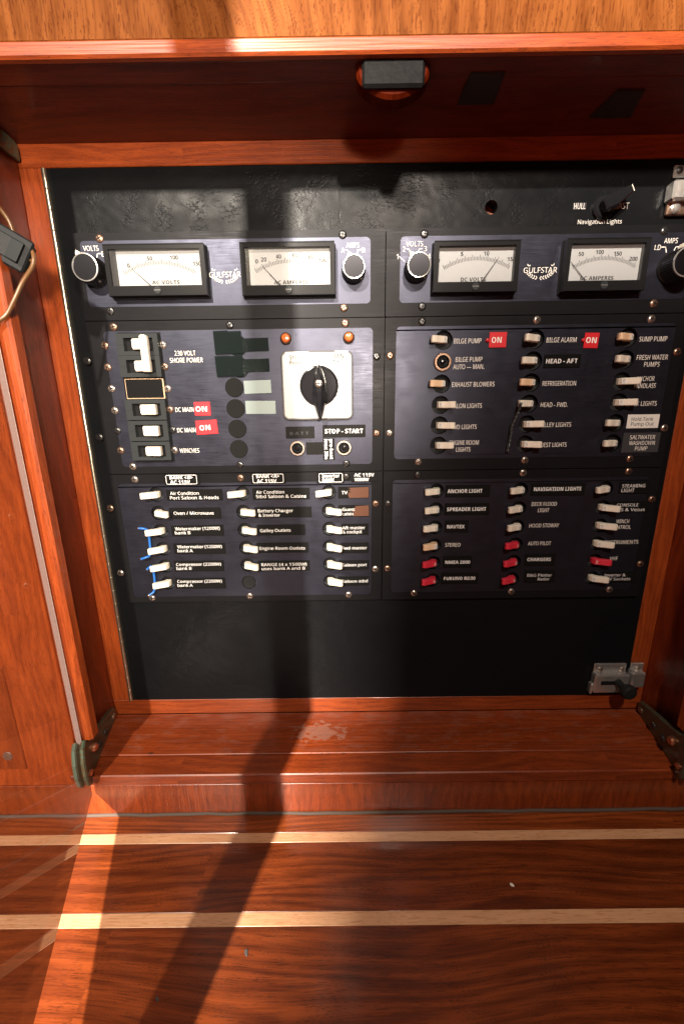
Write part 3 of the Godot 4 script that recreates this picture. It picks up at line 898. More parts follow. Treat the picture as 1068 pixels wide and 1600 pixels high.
func build_main_breakers(p3: Node) -> void:
	# a block of flush breakers: a double-pole one, a blank window, three singles
	var z0 := PLATE + 0.0004
	var x0 := -0.2152
	var x1 := -0.1754
	var rows := [[522.0, 590.3], [591.3, 623.6], [624.0, 656.6], [657.0, 689.0], [689.4, 719.0]]
	var names := ["double main breaker under the words 230 volt shore power", "blank cover in a tan frame", "main breaker beside the upper red tag", "main breaker beside the lower red tag", "breaker beside the word winches"]
	for i in 5:
		var top := at(225, rows[i][0], z0).y
		var low := at(225, rows[i][1], z0).y
		var b := Build.new()
		var mid := Vector3((x0 + x1) / 2, (top + low) / 2, z0)
		var hx := (x1 - x0) / 2
		var hy := (top - low) / 2 - 0.0002
		var poles := 2 if i == 0 else 1
		if i == 1:
			b.box(Vector3(-hx + 0.0008, -hy, 0), Vector3(hx - 0.0008, hy, 0.0016), 0.0004)
			var o1 := obj("blank_cover", b, M.ivory_old, panel, names[i])
			o1.position = mid
			var g := Build.new()
			g.box(Vector3(-hx + 0.0016, -hy + 0.0008, 0.0016), Vector3(hx - 0.0016, hy - 0.0008, 0.0021), 0.0003)
			obj("dark_window", g, M.tape, o1)
			continue
		var o := Node3D.new()
		o.name = numbered("main_breaker", panel)
		panel.add_child(o, true)
		o.position = mid
		o.set_meta("label", names[i])
		# housing round a recess (bars), per pole
		for k in poles:
			var ph := hy / poles
			var cy := (0.0 if poles == 1 else (hy / 2 if k == 0 else -hy / 2))
			var sx0 := -hx + 0.0068
			var sx1 := hx - 0.0050
			var sy := ph * 0.60
			for r in [[-hx, -ph + 0.0001, hx, -sy], [-hx, sy, hx, ph - 0.0001], [-hx, -sy, sx0, sy], [sx1, -sy, hx, sy]]:
				b.box(Vector3(r[0], cy + r[1], 0), Vector3(r[2], cy + r[3], 0.0055), 0.0)
			b.box(Vector3(-hx, cy - 0.0003, 0.0054), Vector3(sx0, cy + 0.0003, 0.0058), 0.0)
			var lv := Build.new()
			var prof := []
			for q in [[-6.0, 0.4], [-6.0, 3.0], [-5.0, 8.3], [0.0, 9.0], [3.4, 10.2], [8.4, 11.4], [10.4, 10.2], [10.2, 5.0], [5.0, 3.0], [3.0, 0.4]]:
				prof.append(Vector2(q[0] + 1.5, q[1]) * 0.001)
			var w := sy * 1.62
			lv.slab(prof, Vector3(0, cy + w / 2, 0), Vector3(1, 0, 0), Vector3(0, 0, 1), w, 0.0005, true)
			var rec := Build.new()
			rec.box(Vector3(sx0, cy - sy, 0.0), Vector3(sx1, cy + sy, 0.0009), 0.0)
			obj("recess", rec, M.well, o)
			obj("toggle", lv, M.ivory, o)
			var tg := Build.new()
			tg.box(Vector3(-0.0034, cy - w * 0.36, 0.0083), Vector3(0.0005, cy + w * 0.36, 0.0093), 0.0)
			obj("paper_tag", tg, M.white_tag, o)
			var tx := Build.new()
			line(tx, "ON", -0.0036, 0.0007, cy, 0.0026, 0.0097, "sans", -PI / 2)
			obj("lettering", tx, M.tag_ink, o)
		obj("housing", b, M.breaker, o)
		if i == 0:
			var tie := Build.new()
			tie.slab([Vector2(0.0065, -hy * 0.80), Vector2(0.0135, -hy * 0.80), Vector2(0.0135, hy * 0.80), Vector2(0.0118, hy * 0.86), Vector2(0.0082, hy * 0.86), Vector2(0.0065, hy * 0.80)], Vector3(0, 0, 0.0105), Vector3(1, 0, 0), Vector3(0, 1, 0), 0.0052, 0.0012)
			obj("tie_bar", tie, M.ivory, o)
	# a black backing under the block
	var bk := Build.new()
	bk.box(Vector3(x0 - 0.0012, at(225, 719.5, z0).y - 0.0012, PLATE + 0.0002), Vector3(x1 + 0.0012, at(225, 521.5, z0).y + 0.0012, z0 - 0.00005), 0.0)
	obj("breaker_backing", bk, M.well, panel)
	printed(p3, [["230 VOLT", 272.8, 305.6, 551.8], ["SHORE POWER", 265.6, 317, 562.7], ["DC MAIN", 274, 302.6, 640], ["DC MAIN", 277, 306, 672], ["WINCHES", 281, 311.4, 704]], 0.0043)
	strip(304, 628, 329, 649.5, [["ON", 306, 324, 639]], 0.0050, M.red_tag, M.print, "bold", "red ON tag beside the upper DC main breaker")
	strip(306.5, 656.5, 340, 678.5, [["ON", 312, 329, 668]], 0.0050, M.red_tag, M.print, "bold", "red ON tag beside the lower DC main breaker", 0.05)

func film_patch(x0: float, y0: float, x1: float, y1: float, mat: Material, tilt: float, z: float, label: String) -> void:
	var a := at(x0, y1, z)
	var c := at(x1, y0, z)
	var mid := (a + c) / 2
	var b := Build.new()
	b.box(Vector3(a.x, a.y, z) - mid, Vector3(c.x, c.y, z + 0.00025) - mid, 0.0)
	var o := obj("tape_patch", b, mat, panel, label)
	o.position = mid + Vector3(0, 0, 0.0003)
	o.rotation = Vector3(rng.randf_range(-0.03, 0.03), rng.randf_range(-0.03, 0.03), tilt)

func build_left_switches(p3: Node) -> void:
	# tape patches, discs, lamps, changeover switch, push buttons
	var dk := Build.new()
	dk.lathe(Vector3.ZERO, [[0.0092, 0.0], [0.0092, 0.0008], [0.0086, 0.0012], [0.0, 0.0012]], 30)
	var dm := dk.mesh()
	for p in [[371, 540, 1], [374.5, 574, 1], [366.3, 605.5, 0], [368.3, 638.3, 0], [371, 670, 0], [373.3, 701.3, 0]]:
		var o := obj("cover_disc", dm, M.felt if p[2] == 0 else M.film, panel)
		o.position = at(p[0], p[1], PLATE + 0.0004)
		o.scale = Vector3.ONE * (1.0 if p[2] == 0 else 1.05)
	film_patch(336, 516.5, 356.3, 553.5, M.film, 0.03, PLATE + 0.0017, "dark clear tape, upper left square of four")
	film_patch(358.6, 517, 376.5, 552.5, M.film, 0.02, PLATE + 0.0019, "dark clear tape, upper right square of four")
	film_patch(338.5, 556, 357.5, 588.5, M.film, 0.03, PLATE + 0.0020, "dark clear tape, lower left square of four")
	film_patch(359.5, 555.5, 379, 588, M.film, 0.03, PLATE + 0.0022, "dark clear tape, lower right square of four")
	film_patch(378.5, 528, 419, 549.5, M.film, 0.02, PLATE + 0.0008, "dark tape over a hidden word, upper one")
	film_patch(380, 560.5, 420.5, 581.5, M.film, 0.02, PLATE + 0.0008, "dark tape over a hidden word, lower one")
	film_patch(382, 594, 423, 615, M.foil, 0.02, PLATE + 0.0008, "silver tape beside the third disc")
	film_patch(384.5, 626, 430, 647, M.foil, -0.01, PLATE + 0.0008, "bright silver tape beside the fourth disc")
	for p in [[447, 529.5, "amber lamp above the words shore power"], [544.5, 528, "amber lamp above the words gen set"]]:
		var b := Build.new()
		b.lathe(Vector3.ZERO, [[0.0056, 0.0], [0.0056, 0.0022], [0.0048, 0.0042], [0.0042, 0.0046], [0.0042, 0.0036]], 22)
		var o := obj("indicator_lamp", b, M.bronze_screw, panel, p[2])
		o.position = at(p[0], p[1], PLATE + 0.0003)
		var l := Build.new()
		l.lathe(Vector3.ZERO, [[0.0042, 0.0040], [0.0039, 0.0058], [0.0028, 0.0070], [0.0, 0.0075]], 20)
		obj("amber_lens", l, M.lens, o)
	# changeover switch
	var zt := PLATE + 0.0052
	var a := at(442.5, 657, zt)
	var c := at(551, 547, zt)
	var mid := Vector3((a.x + c.x) / 2, (a.y + c.y) / 2, PLATE)
	var hx := (c.x - a.x) / 2
	var hy := (c.y - a.y) / 2
	var rr := func(x: float, y: float, r: float) -> Array:
		var pts := []
		for q in 4:
			for k in 6:
				var an := PI / 2 * q + PI / 2 * k / 5.0
				pts.append(Vector2((x - r) * (1 if q in [0, 3] else -1) + cos(an) * r, (y - r) * (1 if q in [0, 1] else -1) + sin(an) * r))
		return pts
	var rim := Build.new()
	rim.slab(rr.call(hx, hy, 0.006), Vector3(0, 0, 0.0005), Vector3(1, 0, 0), Vector3(0, 1, 0), 0.0042, 0.001)
	var sw := obj("changeover_switch", rim, M.grey_collar, panel, "square changeover switch with a white plate and black lever handle")
	sw.position = mid
	var fp := Build.new()
	fp.slab(rr.call(hx - 0.0018, hy - 0.0018, 0.0045), Vector3(0, 0, 0.0047), Vector3(1, 0, 0), Vector3(0, 1, 0), 0.0006, 0.0002)
	obj("white_plate", fp, M.steel_plate, sw)
	for s in [[446.5, 549.5, 481.5, 574], [523, 548, 543.5, 571]]:
		var st := Build.new()
		var q0: Vector3 = at(s[0], s[3], zt) - mid
		var q1: Vector3 = at(s[2], s[1], zt) - mid
		st.box(Vector3(q0.x, q0.y, 0.0053), Vector3(q1.x, q1.y, 0.00548))
		obj("paper_label", st, M.white_tag, sw)
	var tx := Build.new()
	for l in [["Shore", 452.5, 473.5, 558.7], ["Power", 452.5, 474.5, 566.8], ["GEN", 520.6, 536.6, 556.5], ["SET", 520.6, 535.6, 565]]:
		line(tx, l[0], at(l[1], l[3], zt).x - mid.x, at(l[2], l[3], zt).x - mid.x, at(l[1], l[3], zt).y - mid.y, 0.0040, 0.0057, "bold")
	obj("lettering", tx, M.ink, sw)
	var dc: Vector3 = at(498.5, 603, zt) - mid
	var d := Build.new()
	d.lathe(Vector3(dc.x, dc.y, 0.0053), [[0.0190, 0.0], [0.0190, 0.003], [0.0182, 0.0042], [0.0172, 0.0044], [0.0166, 0.0038], [0.0, 0.0038]], 44)
	obj("dial", d, M.gloss_black, sw)
	# boat-shaped handle: long pointed outline, ridged along the top
	var hb := Build.new()
	var tip := at(496, 567.5, 0.026)
	var end := at(500.5, 655, 0.026)
	var hc := Vector3((tip.x + end.x) / 2 - mid.x, dc.y, 0.0)
	var up_len := tip.y - mid.y - dc.y
	var dn_len := dc.y + mid.y - end.y
	var rings := []
	var prof := [[0.0, 0.0], [0.06, 0.32], [0.18, 0.66], [0.34, 0.92], [0.5, 1.0], [0.66, 0.9], [0.82, 0.64], [0.94, 0.36], [1.0, 0.14]]
	for q in prof:
		var y := lerpf(up_len, -dn_len, q[0])
		var w: float = 0.0001 + 0.0068 * q[1]
		var top: float = 0.0185 + 0.0045 * sin(PI * clampf(q[0], 0.0, 1.0))
		var bot := 0.0095 if q[0] < 0.66 else lerpf(0.0095, 0.0125, (q[0] - 0.66) / 0.34)
		rings.append([Vector3(-w, y, bot), Vector3(-w * 0.86, y, top * 0.8), Vector3(-w * 0.30, y, top), Vector3(w * 0.30, y, top), Vector3(w * 0.86, y, top * 0.8), Vector3(w, y, bot)])
	for i in rings.size() - 1:
		for k in 6:
			var k2 := (k + 1) % 6
			var m4: Vector3 = (rings[i][k] + rings[i][k2] + rings[i + 1][k2] + rings[i + 1][k]) / 4.0
			hb.quad(hc + rings[i][k], hc + rings[i][k2], hc + rings[i + 1][k2], hc + rings[i + 1][k], m4 - Vector3(0, m4.y, 0.015))
	for e in [0, rings.size() - 1]:
		for k in range(1, 5):
			hb.tri(hc + rings[e][0], hc + rings[e][k], hc + rings[e][k + 1], Vector3(0, 1 if e == 0 else -1, 0))
	obj("handle", hb, M.gloss_black, sw)
	var hs := obj("screw", screw_mesh, M.zinc, sw)
	hs.position = Vector3(hc.x, dc.y + 0.001, 0.0226)
	hs.scale = Vector3.ONE * 1.0
	var hcx := obj("cross_slot", cross_mesh, M.well, sw)
	hcx.position = hs.position
	# strips and push buttons below
	strip(446.5, 666.5, 491, 685, [["B A T T", 453, 482, 677]], 0.0030, M.tape, M.tape_grey, "bold", "black strip with rubbed out lettering")
	strip(504, 663.8, 570.5, 683.3, [["STOP - START", 507.5, 566.5, 673.5]], 0.0044, null, null, "bold", "black strip reading stop start")
	strip(478, 691, 504, 710, [], 0.003, null, null, "bold", "blank black strip between the two buttons")
	var vs := strip(504.5, 685, 522.5, 718.5, [], 0.003, null, null, "bold", "upright black strip reading pre-heat max 30s")
	var vt := Build.new()
	line(vt, "pre-heat", -0.0102, 0.0102, 0.0026, 0.0036, 0.0, "bold")
	line(vt, "max 30s", -0.0102, 0.0102, -0.0026, 0.0036, 0.0, "bold")
	var vo := obj("lettering", vt, M.emboss, vs)
	vo.rotation.z = -PI / 2
	vo.position.z = 0.0008
	for p in [[464.8, 700.3, "push button below the rubbed out strip"], [537, 699.5, "push button below the stop start strip"]]:
		push_button(at(p[0], p[1], PLATE + 0.0003), 0.0080, M.zinc, p[2])

func push_button(p: Vector3, r: float, ring: Material, label: String) -> void:
	var b := Build.new()
	b.lathe(Vector3.ZERO, [[r, 0.0], [r, 0.0018], [r * 0.9, 0.0026], [r * 0.72, 0.0026], [r * 0.68, 0.0012]], 28)
	var o := obj("push_button", b, ring, panel, label)
	o.position = p
	var c := Build.new()
	c.lathe(Vector3.ZERO, [[r * 0.69, 0.0], [r * 0.69, 0.0036], [r * 0.56, 0.0042], [r * 0.5, 0.0022], [0.0, 0.0020]], 24)
	obj("collar", c, M.black, o)
	var d := Build.new()
	d.lathe(Vector3(0, 0.0004, 0), [[r * 0.30, 0.001], [r * 0.30, 0.0050], [r * 0.24, 0.0058], [0.0, 0.0060]], 20)
	obj("plunger", d, M.gloss_black, o)

func build_small_breakers() -> void:
	var plates := panel.find_children("instrument_plate*", "", false, false)
	var up := plates[3]
	var low_r := plates[5]
	# middle right: + on, - off, per column from the top
	var on_up := [[-1, 0, -1, 1, 1, 1], [-1, -1, -1, -1, 1, 1], [-1, -1, 1, 1, -1, -1]]
	var old_up := ["0,2", "1,2", "2,0"]
	for c in 3:
		for r in 6:
			if on_up[c][r] == 0: continue
			breaker(COLS_RIGHT[c], ROWS_UP[5 - r], 0.0089, on_up[c][r], M.ivory_old if "%d,%d" % [c, r] in old_up else M.ivory)
	push_button(Vector3(COLS_RIGHT[0], ROWS_UP[4], PLATE + 0.0003), 0.0088, M.bronze_screw, "round push button beside the words bilge pump auto man")
	for r in 6:
		for c in 3:
			if c == 1 and r == 5:
				var pb := Build.new()
				pb.lathe(Vector3.ZERO, [[0.0078, 0.0002], [0.0078, 0.0032], [0.0070, 0.0042], [0.0060, 0.0036], [0.0, 0.0034]], 28)
				var pg := obj("blank_plug", pb, M.black_matt, panel, "black blanking plug below the middle column of AC breakers")
				pg.position = Vector3(COLS_LEFT[1], ROWS_LOW[0], 0)
			else:
				var lean: int = [[-1, 1, -1, -1, -1, -1], [-1, 1, 1, 1, 1, 1], [-1, 1, 1, 1, 1, 1]][c][r]
				breaker(COLS_LEFT[c], ROWS_LOW[5 - r], 0.0079, lean, M.ivory)
			var lean2: int = [[-1, -1, -1, -1, -1, -1], [-1, -1, -1, -1, -1, -1], [-1, 1, 1, 1, 1, 1]][c][r]
			var red: bool = (c < 2 and r >= 4) or (c == 1 and r == 3) or (c == 2 and r == 4)
			breaker(COLS_RIGHT[c], ROWS_LOW[5 - r], 0.0079, lean2, M.red_toggle if red else (M.ivory_old if c == 0 and r == 3 else M.ivory), "breaker with a red toggle" if red else "")
	printed(up, [["BILGE PUMP", 708.6, 751.3, 532.7], ["BILGE PUMP", 711.3, 753, 561.5], ["AUTO — MAN.", 707.3, 755.8, 573], ["EXHAUST BLOWERS", 705.7, 772, 600.5], ["SALON LIGHTS", 705, 752.2, 634], ["FWD LIGHTS", 703.5, 744, 667], ["ENGINE ROOM", 701.7, 747.3, 691.5], ["LIGHTS", 711.8, 734.3, 702.3],
		["BILGE ALARM", 853.3, 900, 531], ["REFRIGERATION", 847, 899, 599], ["HEAD - FWD.", 844, 886, 632.3], ["GALLEY LIGHTS", 840, 891.5, 663.6], ["GUEST LIGHTS", 839, 884.3, 695], ["SUMP PUMP", 998.2, 1041.3, 529.6], ["FRESH WATER", 994, 1042.5, 558.2], ["PUMPS", 1005.5, 1029.5, 569.2], ["ANCHOR", 993.5, 1021.7, 591.7], ["WINDLASS", 989.5, 1023.5, 602.7], ["DECK LIGHTS", 979.5, 1025, 630.5]], 0.0044)
	strip(763.5, 519, 790.4, 543.2, [["ON", 767, 782.5, 531.3]], 0.0052, M.red_tag, M.print, "bold", "red ON tag beside the words bilge pump")
	strip(911.5, 520, 934, 544, [["ON", 914, 930.5, 531.7]], 0.0052, M.red_tag, M.print, "bold", "red ON tag beside the words bilge alarm", -0.03)
	for p in [[760.3, 532, "tiny red lamp touching the left red tag"], [909.7, 531.6, "tiny red lamp touching the right red tag"]]:
		var b := Build.new()
		b.lathe(Vector3.ZERO, [[0.0018, 0.0], [0.0018, 0.0014], [0.0013, 0.0024], [0.0, 0.0028]], 14)
		var o := obj("pilot_lamp", b, M.red_tag, panel, p[2])
		o.position = at(p[0], p[1], PLATE + 0.0003)
	strip(848.6, 553.8, 906, 574.6, [["HEAD - AFT", 851.7, 900.6, 564.2]], 0.0042)
	strip(978.5, 647.5, 1028, 669, [["Hold.Tank", 985, 1019, 654.7], ["Pump Out", 984, 1019.5, 662.3]], 0.0035, M.white_tag, M.ink, "sans", "white strip reading hold tank pump out")
	strip(971, 676, 1028.5, 707, [["SALTWATER", 982.6, 1021.7, 683], ["WASHDOWN", 981.2, 1021, 692], ["PUMP", 990.3, 1009.3, 700.5]], 0.0040, M.tape_grey, M.print, "sans", "grey strip reading saltwater washdown pump")
	# lower left strips
	strip(257, 740.8, 312.3, 757.7, [["BANK <B>", 265.4, 301.5, 746], ["AC 115V", 266.5, 297.5, 753]], 0.0035)
	frame(260.5, 742.2, 306.5, 756.7)
	strip(392, 739, 447, 755.7, [["BANK <A>", 400.5, 436.5, 744], ["AC 115V", 401.5, 432, 751.2]], 0.0035)
	frame(395.5, 740.6, 442, 754.5)
	strip(494.6, 737.6, 537.5, 755, [["Inverter", 503, 530, 743.3], ["BANK", 503.5, 522, 749.8]], 0.0035)
	frame(498.5, 739.6, 534.5, 753.5)
	strip(548.5, 738.7, 589, 753, [["AC 115V", 553, 584, 741.8], ["1000W", 553, 576, 749]], 0.0035, M.plate)
	var left := [
		[260.5, 764.5, 347.7, 782, [["Air Condition", 266.3, 311, 770.6], ["Port Saloon & Heads", 266.3, 342, 777.4]]],
		[265, 793, 345.2, 810.5, [["Oven / Microwave", 272, 334.3, 801.5]]],
		[268.3, 820.3, 349.6, 837.4, [["Watermaker (1200W)", 274, 343.7, 825.5], ["bank B", 274, 298, 832]]],
		[271.8, 848.5, 352.3, 865.5, [["Watermaker (1200W)", 277.5, 347, 853.8], ["bank A", 278, 301.6, 860.2]]],
		[272.5, 875.7, 350, 892.5, [["Compressor (2200W)", 275.8, 345.6, 881.3], ["bank B", 276.3, 299.8, 887.8]]],
		[274, 902.7, 352.2, 919.5, [["Compressor (2200W)", 277.6, 347, 907.8], ["bank A", 278, 301.6, 914.2]]],
		[394.4, 762.2, 483.4, 780.3, [["Air Condition", 400.3, 444, 768.7], ["Stbd Saloon & Cabins", 400.3, 478.2, 775.3]]],
		[398, 791.8, 486.4, 808.5, [["Battery Charger", 403, 458, 797.7], ["& Inverter", 404, 437.7, 804.7]]],
		[401.7, 819.5, 476.3, 836.2, [["Galley Outlets", 406.4, 454, 828.5]]],
		[401, 847.6, 481.8, 863.5, [["Engine Room Outlets", 405.6, 476.4, 856.2]]],
		[403.3, 875.7, 484, 892, [["RANGE (4 x 1500W)", 408.5, 479, 881.5], ["uses bank A and B", 409, 476.4, 887.8]]],
		[528, 760.3, 576, 778.5, [["TV", 533.3, 542.5, 769.5]]],
		[528, 789, 576.5, 807, [["Guest", 534.5, 554, 795.7], ["cabin", 534.5, 551.5, 802.7]]],
		[533, 818, 575.3, 835.8, [["Aft master", 534.5, 570, 824.3], ["& cockpit", 534.5, 565, 830.7]]],
		[532.5, 847.6, 575.5, 864, [["Fwd master", 534, 573, 855.8]]],
		[529, 875, 576, 890.2, [["Saloon port", 534.5, 572.5, 882.2]]],
		[527.5, 900.3, 576, 915, [["Saloon stbd", 534.5, 574, 907.6]]],
	]
	for s in left: strip(s[0], s[1], s[2], s[3], s[4], 0.0034, null, null, "sans", "", rng.randf_range(-0.008, 0.008))
	# worn brown ends where the black has rubbed off two strips
	for s in [[545, 760.8, 575.6, 778], [551, 789.5, 576, 806.4]]:
		var z := PLATE + 0.0013
		var a := at(s[0], s[3], z)
		var c := at(s[2], s[1], z)
		var w := Build.new()
		var pts := [Vector2(a.x, a.y), Vector2(c.x, a.y), Vector2(c.x, c.y)]
		for k in 7: pts.append(Vector2(a.x + rng.randf_range(-0.0025, 0.003), lerpf(c.y, a.y, (k + 0.5) / 8.0)))
		w.slab(pts, Vector3(0, 0, z), Vector3(1, 0, 0), Vector3(0, 1, 0), 0.0001)
		obj("worn_patch", w, M.worn, panel, "brown worn end of a black strip")
	# lower right
	strip(695, 757.5, 765, 776.5, [["ANCHOR LIGHT", 698.4, 752.5, 767]], 0.0040)
	strip(693.5, 786, 764, 804.5, [["SPREADER LIGHT", 697.6, 758.3, 795.3]], 0.0040)
	strip(694, 813, 731, 831.5, [["NAVTEX", 697.6, 725, 822.6]], 0.0040)
	strip(691.5, 868.5, 736.5, 887, [["NMEA 2000", 694.8, 733.5, 878]], 0.0038)
	strip(688.5, 894.5, 746.5, 912, [["FURUNO RD30", 692.6, 741.5, 903.2]], 0.0038)
	strip(828.5, 754.5, 913, 774, [["NAVIGATION LIGHTS", 833, 906.6, 763.7]], 0.0040)
	strip(818.5, 865, 866, 883.5, [["CHARGERS", 822.6, 859.3, 873.7]], 0.0038)
	strip(818, 891, 866, 910, [["B&G Plotter", 822.6, 861, 898.3], ["Radar", 839, 857.3, 904.3]], 0.0033, null, null, "sans")
	strip(966, 752.5, 1015, 771, [["STEAMING", 970.6, 1006.3, 758.8], ["LIGHT", 969.3, 989.3, 766]], 0.0036, null, null, "sans")
	strip(951, 783, 1012, 800, [["CONSOLE", 962, 995.7, 788.8], ["GPS & Vetus", 957, 1005.5, 796]], 0.0034, null, null, "sans")
	strip(938, 893, 992, 909.5, [["Inverter &", 942.6, 975.7, 898], ["12V Sockets", 942, 983, 904.2]], 0.0034, null, null, "sans")
	printed(low_r, [["STEREO", 695, 718.5, 851.3], ["DECK FLOOD", 830, 869, 787.4], ["LIGHT", 839.7, 857.2, 797.2], ["HOOD STOWAY", 826.3, 872.5, 821], ["AUTO PILOT", 824.3, 860, 849], ["WINCH", 962, 982, 814.5], ["CONTROL", 953, 984.8, 823.7], ["INSTRUMENTS", 944, 996.3, 847], ["VHF", 951.5, 964.3, 872.6]], 0.0042)

func frame(x0: float, y0: float, x1: float, y1: float) -> void:          # thin white rounded outline round a heading
	var z := PLATE + 0.00145
	var a := at(x0, y1, z)
	var c := at(x1, y0, z)
	var b := Build.new()
	var r := 0.0012
	var pts := []
	for q in 4:
		for k in 4:
			var an := PI / 2 * q + PI / 2 * k / 3.0
			pts.append(Vector3((c.x - r if q in [0, 3] else a.x + r) + cos(an) * r, (c.y - r if q in [0, 1] else a.y + r) + sin(an) * r, z))
	for i in pts.size():
		var p: Vector3 = pts[i]
		var q: Vector3 = pts[(i + 1) % pts.size()]
		var d := (q - p).normalized() * 0.00026
		var s := Vector3(-d.y, d.x, 0)
		b.quad(p - s, p + s, q + s, q - s, Vector3(0, 0, 1))
	obj("outline", b, M.emboss, panel)

# ---------------------------------------------------------------- wood
func board(called: String, lo: Vector3, hi: Vector3, mat: Material, parent: Node, upright := false, bevel := 0.0012, label := "") -> MeshInstance3D:
	var b := Build.new()
	b.rotu = upright
	b.off = Vector2(rng.randf(), rng.randf())
	var ce := (lo + hi) / 2
	b.box(lo - ce, hi - ce, bevel)
	var o := obj(called, b, mat, parent, label)
	o.position = ce
	return o

func build_floor() -> void:
	var fl := Node3D.new()
	fl.name = "floor"
	add_child(fl)
	fl.set_meta("kind", "structure")
	var t := 0.02
	var zs := [[0.0, 0.1053, 0], [0.1053, 0.1150, 1], [0.1150, 0.1718, 0], [0.1718, 0.1818, 1], [0.1818, 0.2420, 0], [0.2420, 0.2520, 1], [0.2520, 0.3120, 0], [0.3120, 0.3220, 1], [0.3220, 0.38, 0], [0.38, 0.39, 1], [0.39, 0.47, 0]]
	for i in zs.size():
		var s = zs[i]
		var m: Material = M.pale if s[2] == 1 else (M.teak_plain if i == 0 else M.teak)
		board("inlay_strip" if s[2] == 1 else "floor_plank", Vector3(-0.75, FLOOR - t, s[0] + 0.0001), Vector3(0.75, FLOOR + (0.0 if s[2] == 0 else 0.0001), s[1] - 0.0001), m, fl, false, 0.0002)
	board("floor_plank", Vector3(-2.2, FLOOR - 0.03, 0.4702), Vector3(2.2, FLOOR - 0.0005, 3.0), M.teak_plain, fl, false, 0.0)

func build_cabinet() -> void:
	var c := thing("wooden_cabinet", "varnished red-brown wooden cabinet whose recess frames the black panel", "cabinet")
	var zf := -0.0012
	# frame round the panel
	board("top_rail", Vector3(-0.2868, 0.2164, -0.02), Vector3(0.3650, SOFFIT, zf), M.rail, c, false, 0.0006)
	board("bottom_rail", Vector3(-0.2868, LEDGE, -0.02), Vector3(0.3650, -0.3418, zf), M.rail, c, false, 0.0006)
	board("left_stile", Vector3(-0.2868, -0.3416, -0.02), Vector3(-0.2652, 0.2162, zf + 0.0002), M.rail, c, true, 0.0006)
	board("right_stile", Vector3(0.3442, -0.3416, -0.02), Vector3(0.3650, 0.2162, zf + 0.0002), M.rail, c, true, 0.0006)
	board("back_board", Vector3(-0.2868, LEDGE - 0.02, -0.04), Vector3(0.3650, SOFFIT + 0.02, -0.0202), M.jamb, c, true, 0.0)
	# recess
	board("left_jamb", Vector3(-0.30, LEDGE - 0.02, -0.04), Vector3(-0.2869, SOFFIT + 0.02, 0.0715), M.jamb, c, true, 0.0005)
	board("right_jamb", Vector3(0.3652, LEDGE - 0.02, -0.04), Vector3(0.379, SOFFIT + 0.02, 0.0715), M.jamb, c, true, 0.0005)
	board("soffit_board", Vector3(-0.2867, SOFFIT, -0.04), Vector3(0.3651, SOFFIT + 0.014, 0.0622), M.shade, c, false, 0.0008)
	var lb := Build.new()                                            # the ledge, its own scuffed texture laid once across it
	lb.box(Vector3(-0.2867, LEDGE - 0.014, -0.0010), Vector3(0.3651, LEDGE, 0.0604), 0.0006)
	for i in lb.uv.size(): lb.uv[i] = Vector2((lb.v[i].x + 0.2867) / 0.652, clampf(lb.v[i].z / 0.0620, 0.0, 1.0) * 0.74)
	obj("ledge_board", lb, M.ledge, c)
	board("ledge_nosing", Vector3(-0.2867, LEDGE - 0.0135, 0.0610), Vector3(0.3651, LEDGE - 0.0004, FACE + 0.0012), M.nosing, c, false, 0.0011)
	board("riser", Vector3(-0.60, FLOOR - 0.01, 0.06), Vector3(0.70, LEDGE - 0.0137, FACE), M.mahogany, c, true, 0.0006)
	# face frame
	board("left_face_stile", Vector3(-0.2760, LEDGE + 0.0412, 0.0718), Vector3(-0.2565, SOFFIT + 0.02, FACE), M.rail, c, true, 0.0024)
	board("left_face_panel", Vector3(-0.70, LEDGE - 0.0134, 0.0718), Vector3(-0.2762, 0.60, FACE - 0.0008), M.face, c, true, 0.0006)
	board("right_face_stile", Vector3(0.3420, LEDGE + 0.0412, 0.0718), Vector3(0.3650, SOFFIT + 0.02, FACE), M.rail, c, true, 0.0024)
	board("right_face_panel", Vector3(0.3652, LEDGE - 0.0134, 0.0718), Vector3(0.80, 0.60, FACE - 0.0008), M.mahogany, c, true, 0.0006)
	# deep beam over the opening: an underside strip, a solid lipping and a straight-grained face
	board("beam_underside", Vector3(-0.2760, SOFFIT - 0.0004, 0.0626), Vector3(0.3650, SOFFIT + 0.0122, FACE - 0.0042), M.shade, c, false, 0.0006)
	board("beam_lipping", Vector3(-0.70, SOFFIT - 0.0012, FACE - 0.004), Vector3(0.80, SOFFIT + 0.0085, FACE + 0.0022), M.rail, c, false, 0.0014)
	board("beam_face", Vector3(-0.70, SOFFIT + 0.0087, FACE - 0.004), Vector3(0.80, 0.62, FACE + 0.0006), M.ply, c, true, 0.0006)
	# inset hatch seen in the left face, and its plug
	var gz := FACE - 0.0008
	var h0 := at(-60, 1201, gz)
	var h1 := at(44, 1201, gz)
	board("inset_panel", Vector3(h0.x, h1.y, gz - 0.001), Vector3(h1.x, h1.y + 0.12, gz + 0.0012), M.mahogany, c, true, 0.0008)
	var pg := Build.new()
	pg.lathe(at(14, 1180, gz) + Vector3(0, 0, 0.0012), [[0.0052, 0.0], [0.0048, 0.0006], [0.0, 0.0008]], 20)
	obj("screw_plug", pg, M.zinc, c)
	# bead of old sealant where the riser meets the floor
	var path := []
	for i in 61:
		path.append(Vector3(-0.6 + i * 0.0215, FLOOR + 0.0008 + rng.randf_range(-0.0003, 0.0005), FACE + 0.0006 + rng.randf_range(-0.0006, 0.0008)))
	var cb := Build.new()
	cb.tube(path, 0.0018, 8)
	obj("sealant_bead", cb, M.caulk, c)

